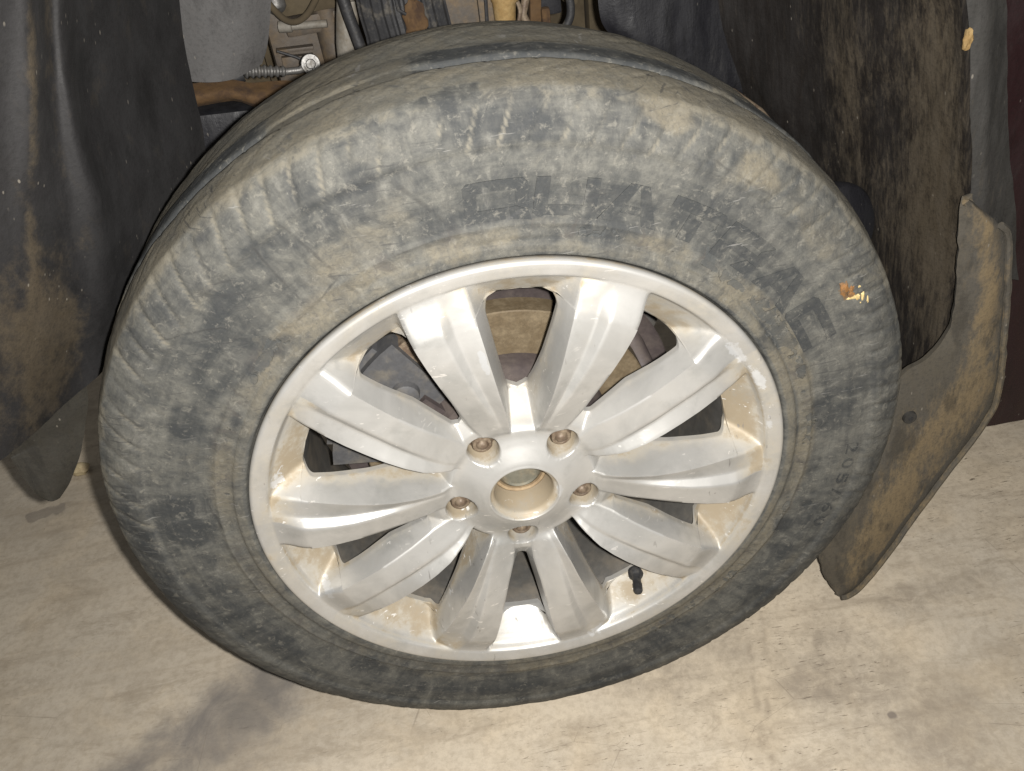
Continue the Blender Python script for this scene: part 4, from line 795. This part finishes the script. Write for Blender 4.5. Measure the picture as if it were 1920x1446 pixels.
# bellows and ball joint
t = thing('tie_rod', (-.16, .405, .585), 'bright corrugated tie rod with a round ball joint end', 'tie rod')
bm = bmesh.new(); p0, p1 = Vector((-.196, .40, .594)), Vector((-.156, .41, .584)); n_ = 29
tube(bm, [p0.lerp(p1, k / (n_ - 1)) for k in range(n_)], [(.0076 - .0025 * k / n_) * (1 if k % 4 in (1, 2) else .72) for k in range(n_)], 18); add(frombm('bellows', bm, BRIGHT), t)
bm = bmesh.new(); tube(bm, [p1, Vector((-.143, .411, .583)), Vector((-.136, .412, .585))], [.0034, .0036, .0045], 14); add(frombm('rod', bm, BRIGHT), t)
bm = bmesh.new(); c = Vector((-.131, .412, .587)); d = (Vector(CAM) - c).normalized()
tube(bm, [c - d * .006, c + d * .003, c + d * .004, c + d * .004, c + d * .002, c + d * .002, c + d * .005, c + d * .006, c + d * .006], [.0100, .0100, .0092, .0072, .0066, .0052, .0050, .0042, .0015], 24); add(frombm('ball_joint', bm, BRIGHT), t)
bm = bmesh.new(); tube(bm, [(-.245, .385, .582), (-.222, .392, .588), (-.198, .398, .593)], [.006, .0085, .0085], 14); add(frombm('rod_boot', bm, RUBBER), t)
p = thing('pale_tube', (-.085, .42, .58), 'pale dusty upright tube between the gearbox and the dark strut', 'tube')
bm = bmesh.new(); tube(bm, [(-.0745, .42, .70), (-.0805, .42, .655), (-.086, .42, .625), (-.0905, .42, .60), (-.096, .42, .56)], [.0055, .0075, .010, .0115, .0115], 20); add(frombm('tube_body', bm, PALE), p)
bm = bmesh.new(); tube(bm, [(-.077, .412, .640), (-.079, .411, .628), (-.081, .411, .618), (-.0815, .411, .614)], [.004, .006, .0062, .003], 16); add(frombm('tube_lug', bm, PALE), p)
st = thing('suspension_strut', (-.03, .36, .60), 'dark ribbed suspension strut with a rust patch behind the top of the tyre', 'strut')
bm = bmesh.new(); tube(bm, [(-.088, .385, .70), (-.0815, .385, .635), (-.0735, .382, .585)], .0058, 10); add(frombm('brake_hose', bm, RUBBER), st)
xs_ = np.linspace(-.070, .012, 42); S = np.array([[(x + .002 * (z < .64), .352 - .014 * math.sin(math.pi * (x + .07) / .082) + (.0022 if k % 5 < 2 else 0), z) for k, x in enumerate(xs_)] for z in (.70, .67, .64, .62, .60, .57)])
o = gridmesh('strut_body', S, .02, RUBBER, None, None, 30); add(o, st)
bm = bmesh.new(); bmesh.ops.create_icosphere(bm, subdivisions=3, radius=1)
for v in bm.verts: v.co = Vector((v.co.x * .011, v.co.y * .004, v.co.z * .020)) * (1 + .2 * math.sin(9 * v.co.x) * math.cos(8 * v.co.z + 1)) + Vector((-.019, .336, .632))
add(frombm('rust_patch', bm, RUSTORANGE), st)
bm = bmesh.new(); tube(bm, [(-.026, .333, .672), (-.0335, .332, .656), (-.033, .332, .645), (-.027, .333, .640)], .0016, 8); add(frombm('sensor_wire', bm, RUBBER), st)
bm = bmesh.new(); box(bm, (-.017, .335, .662), (.012, .006, .014), rotxyz(0, 20, 0), .002); add(frombm('bright_clip', bm, BRIGHT), st)
sb = thing('subframe', (.06, .40, .58), 'grey and brown dusty subframe behind the top of the tyre', 'subframe')
bxo('frame_block', [((.024, .385, .632), (.038, .03, .05), (0, 0, 0), .004), ((.052, .392, .622), (.018, .03, .06), (0, 0, 0), .004)], BLUEGREY, sb)
bxo('frame_foot', [((.010, .372, .600), (.012, .02, .022), None, .003), ((.028, .372, .602), (.014, .02, .018), None, .003)], RUSTY, sb)
bm = bmesh.new(); tube(bm, [(.0690, .372, .634), (.0690, .371, .628), (.0680, .370, .627), (.0668, .370, .600)], [.0135, .0135, .0115, .0095], 20); add(frombm('bush', bm, GOLD), sb)
bm = bmesh.new(); tube(bm, [(.095, .382, .655), (.092, .380, .630), (.086, .378, .612), (.090, .378, .600)], .0042, 10); add(frombm('bracket_arm', bm, RUSTY), sb)
bxo('side_plate', [((.101, .392, .625), (.012, .02, .07), (0, 5, 0), .003), ((.109, .382, .604), (.009, .01, .02), None, .003)], RUSTORANGE, sb)
bxo('dark_plate', [((.117, .40, .632), (.022, .012, .06), None, .003)], PANEL_N, sb)
h = bmesh.new(); tube(h, [tuple(q) for q in catmull(np.array([(.112, .385, .655), (.124, .381, .642), (.133, .379, .622), (.1335, .379, .604), (.127, .38, .592), (.118, .382, .588)]), 24)], .0042, 12); tag(frombm('hose', h, RUBBER), 'dark rubber hose looping down beside the navy black panel', 'hose')
bm = bmesh.new(); tube(bm, [tuple(q) for q in catmull(np.array([(-.172, .46, .655), (-.150, .455, .622), (-.128, .45, .624), (-.104, .455, .650)]), 24)], .0034, 10); tag(frombm('coolant_pipe', bm, OLIVE), 'dirty brown curved pipe looping in front of the gearbox top', 'pipe')
for x0, z0, h_ in ((.135, .640, .05), (.150, .628, .06)):
    bm = bmesh.new(); box(bm, (x0, .44, z0), (.012, .02, h_), rotxyz(0, 12, 8), .003); add(frombm('frame_rib', bm, OLIVE), sb)
bm = bmesh.new(); tube(bm, [(.050, .374, .655), (.051, .373, .630), (.049, .373, .600)], .0018, 8); add(frombm('frame_wire', bm, RUBBER), sb)
bm = bmesh.new(); tube(bm, [tuple(q) for q in catmull(np.array([(.080, .376, .660), (.079, .374, .634), (.083, .372, .618), (.079, .372, .602)]), 16)], .0022, 8); add(frombm('frame_wire', bm, RUSTY), sb)
# smooth black housing to the right of the tyre
du = thing('lamp_housing', (.37, .2, .39), 'smooth black rounded housing between the tyre and the right liner', 'housing')
bm = bmesh.new(); c = Vector((.352, .205, .415)); ax = Vector((.35, -.85, .25)).normalized()
tube(bm, [c - ax * .05, c + ax * .0, c + ax * .006, c + ax * .009, c + ax * .010], [.044, .044, .0425, .039, .020], 48); add(frombm('housing_shell', bm, PANEL_N), du)
bm = bmesh.new(); tube(bm, [(.240, .315, .540), (.275, .305, .526), (.300, .295, .506), (.315, .29, .488)], [.006, .006, .006, .005], 12); tag(frombm('rusty_pipe', bm, RUSTY), 'short rusty pipe showing at the tyre edge under the navy panel', 'pipe')
# ------------------------------------------------------------------ small things on the floor
bm = bmesh.new(); bmesh.ops.create_icosphere(bm, subdivisions=3, radius=1)
for v in bm.verts:
    q = v.co.copy(); k = 1 + .14 * math.sin(4 * q.x + 1) * math.cos(3 * q.y) + .08 * math.sin(7 * q.z + 2 * q.x); v.co = Vector((q.x * .014, q.y * .012, q.z * .009)) * k
o = frombm('pebble', bm, STONE); o.location = (-.636, .560, .0078); tag(o, 'small pale tan pebble on the floor beside the left flap', 'pebble')
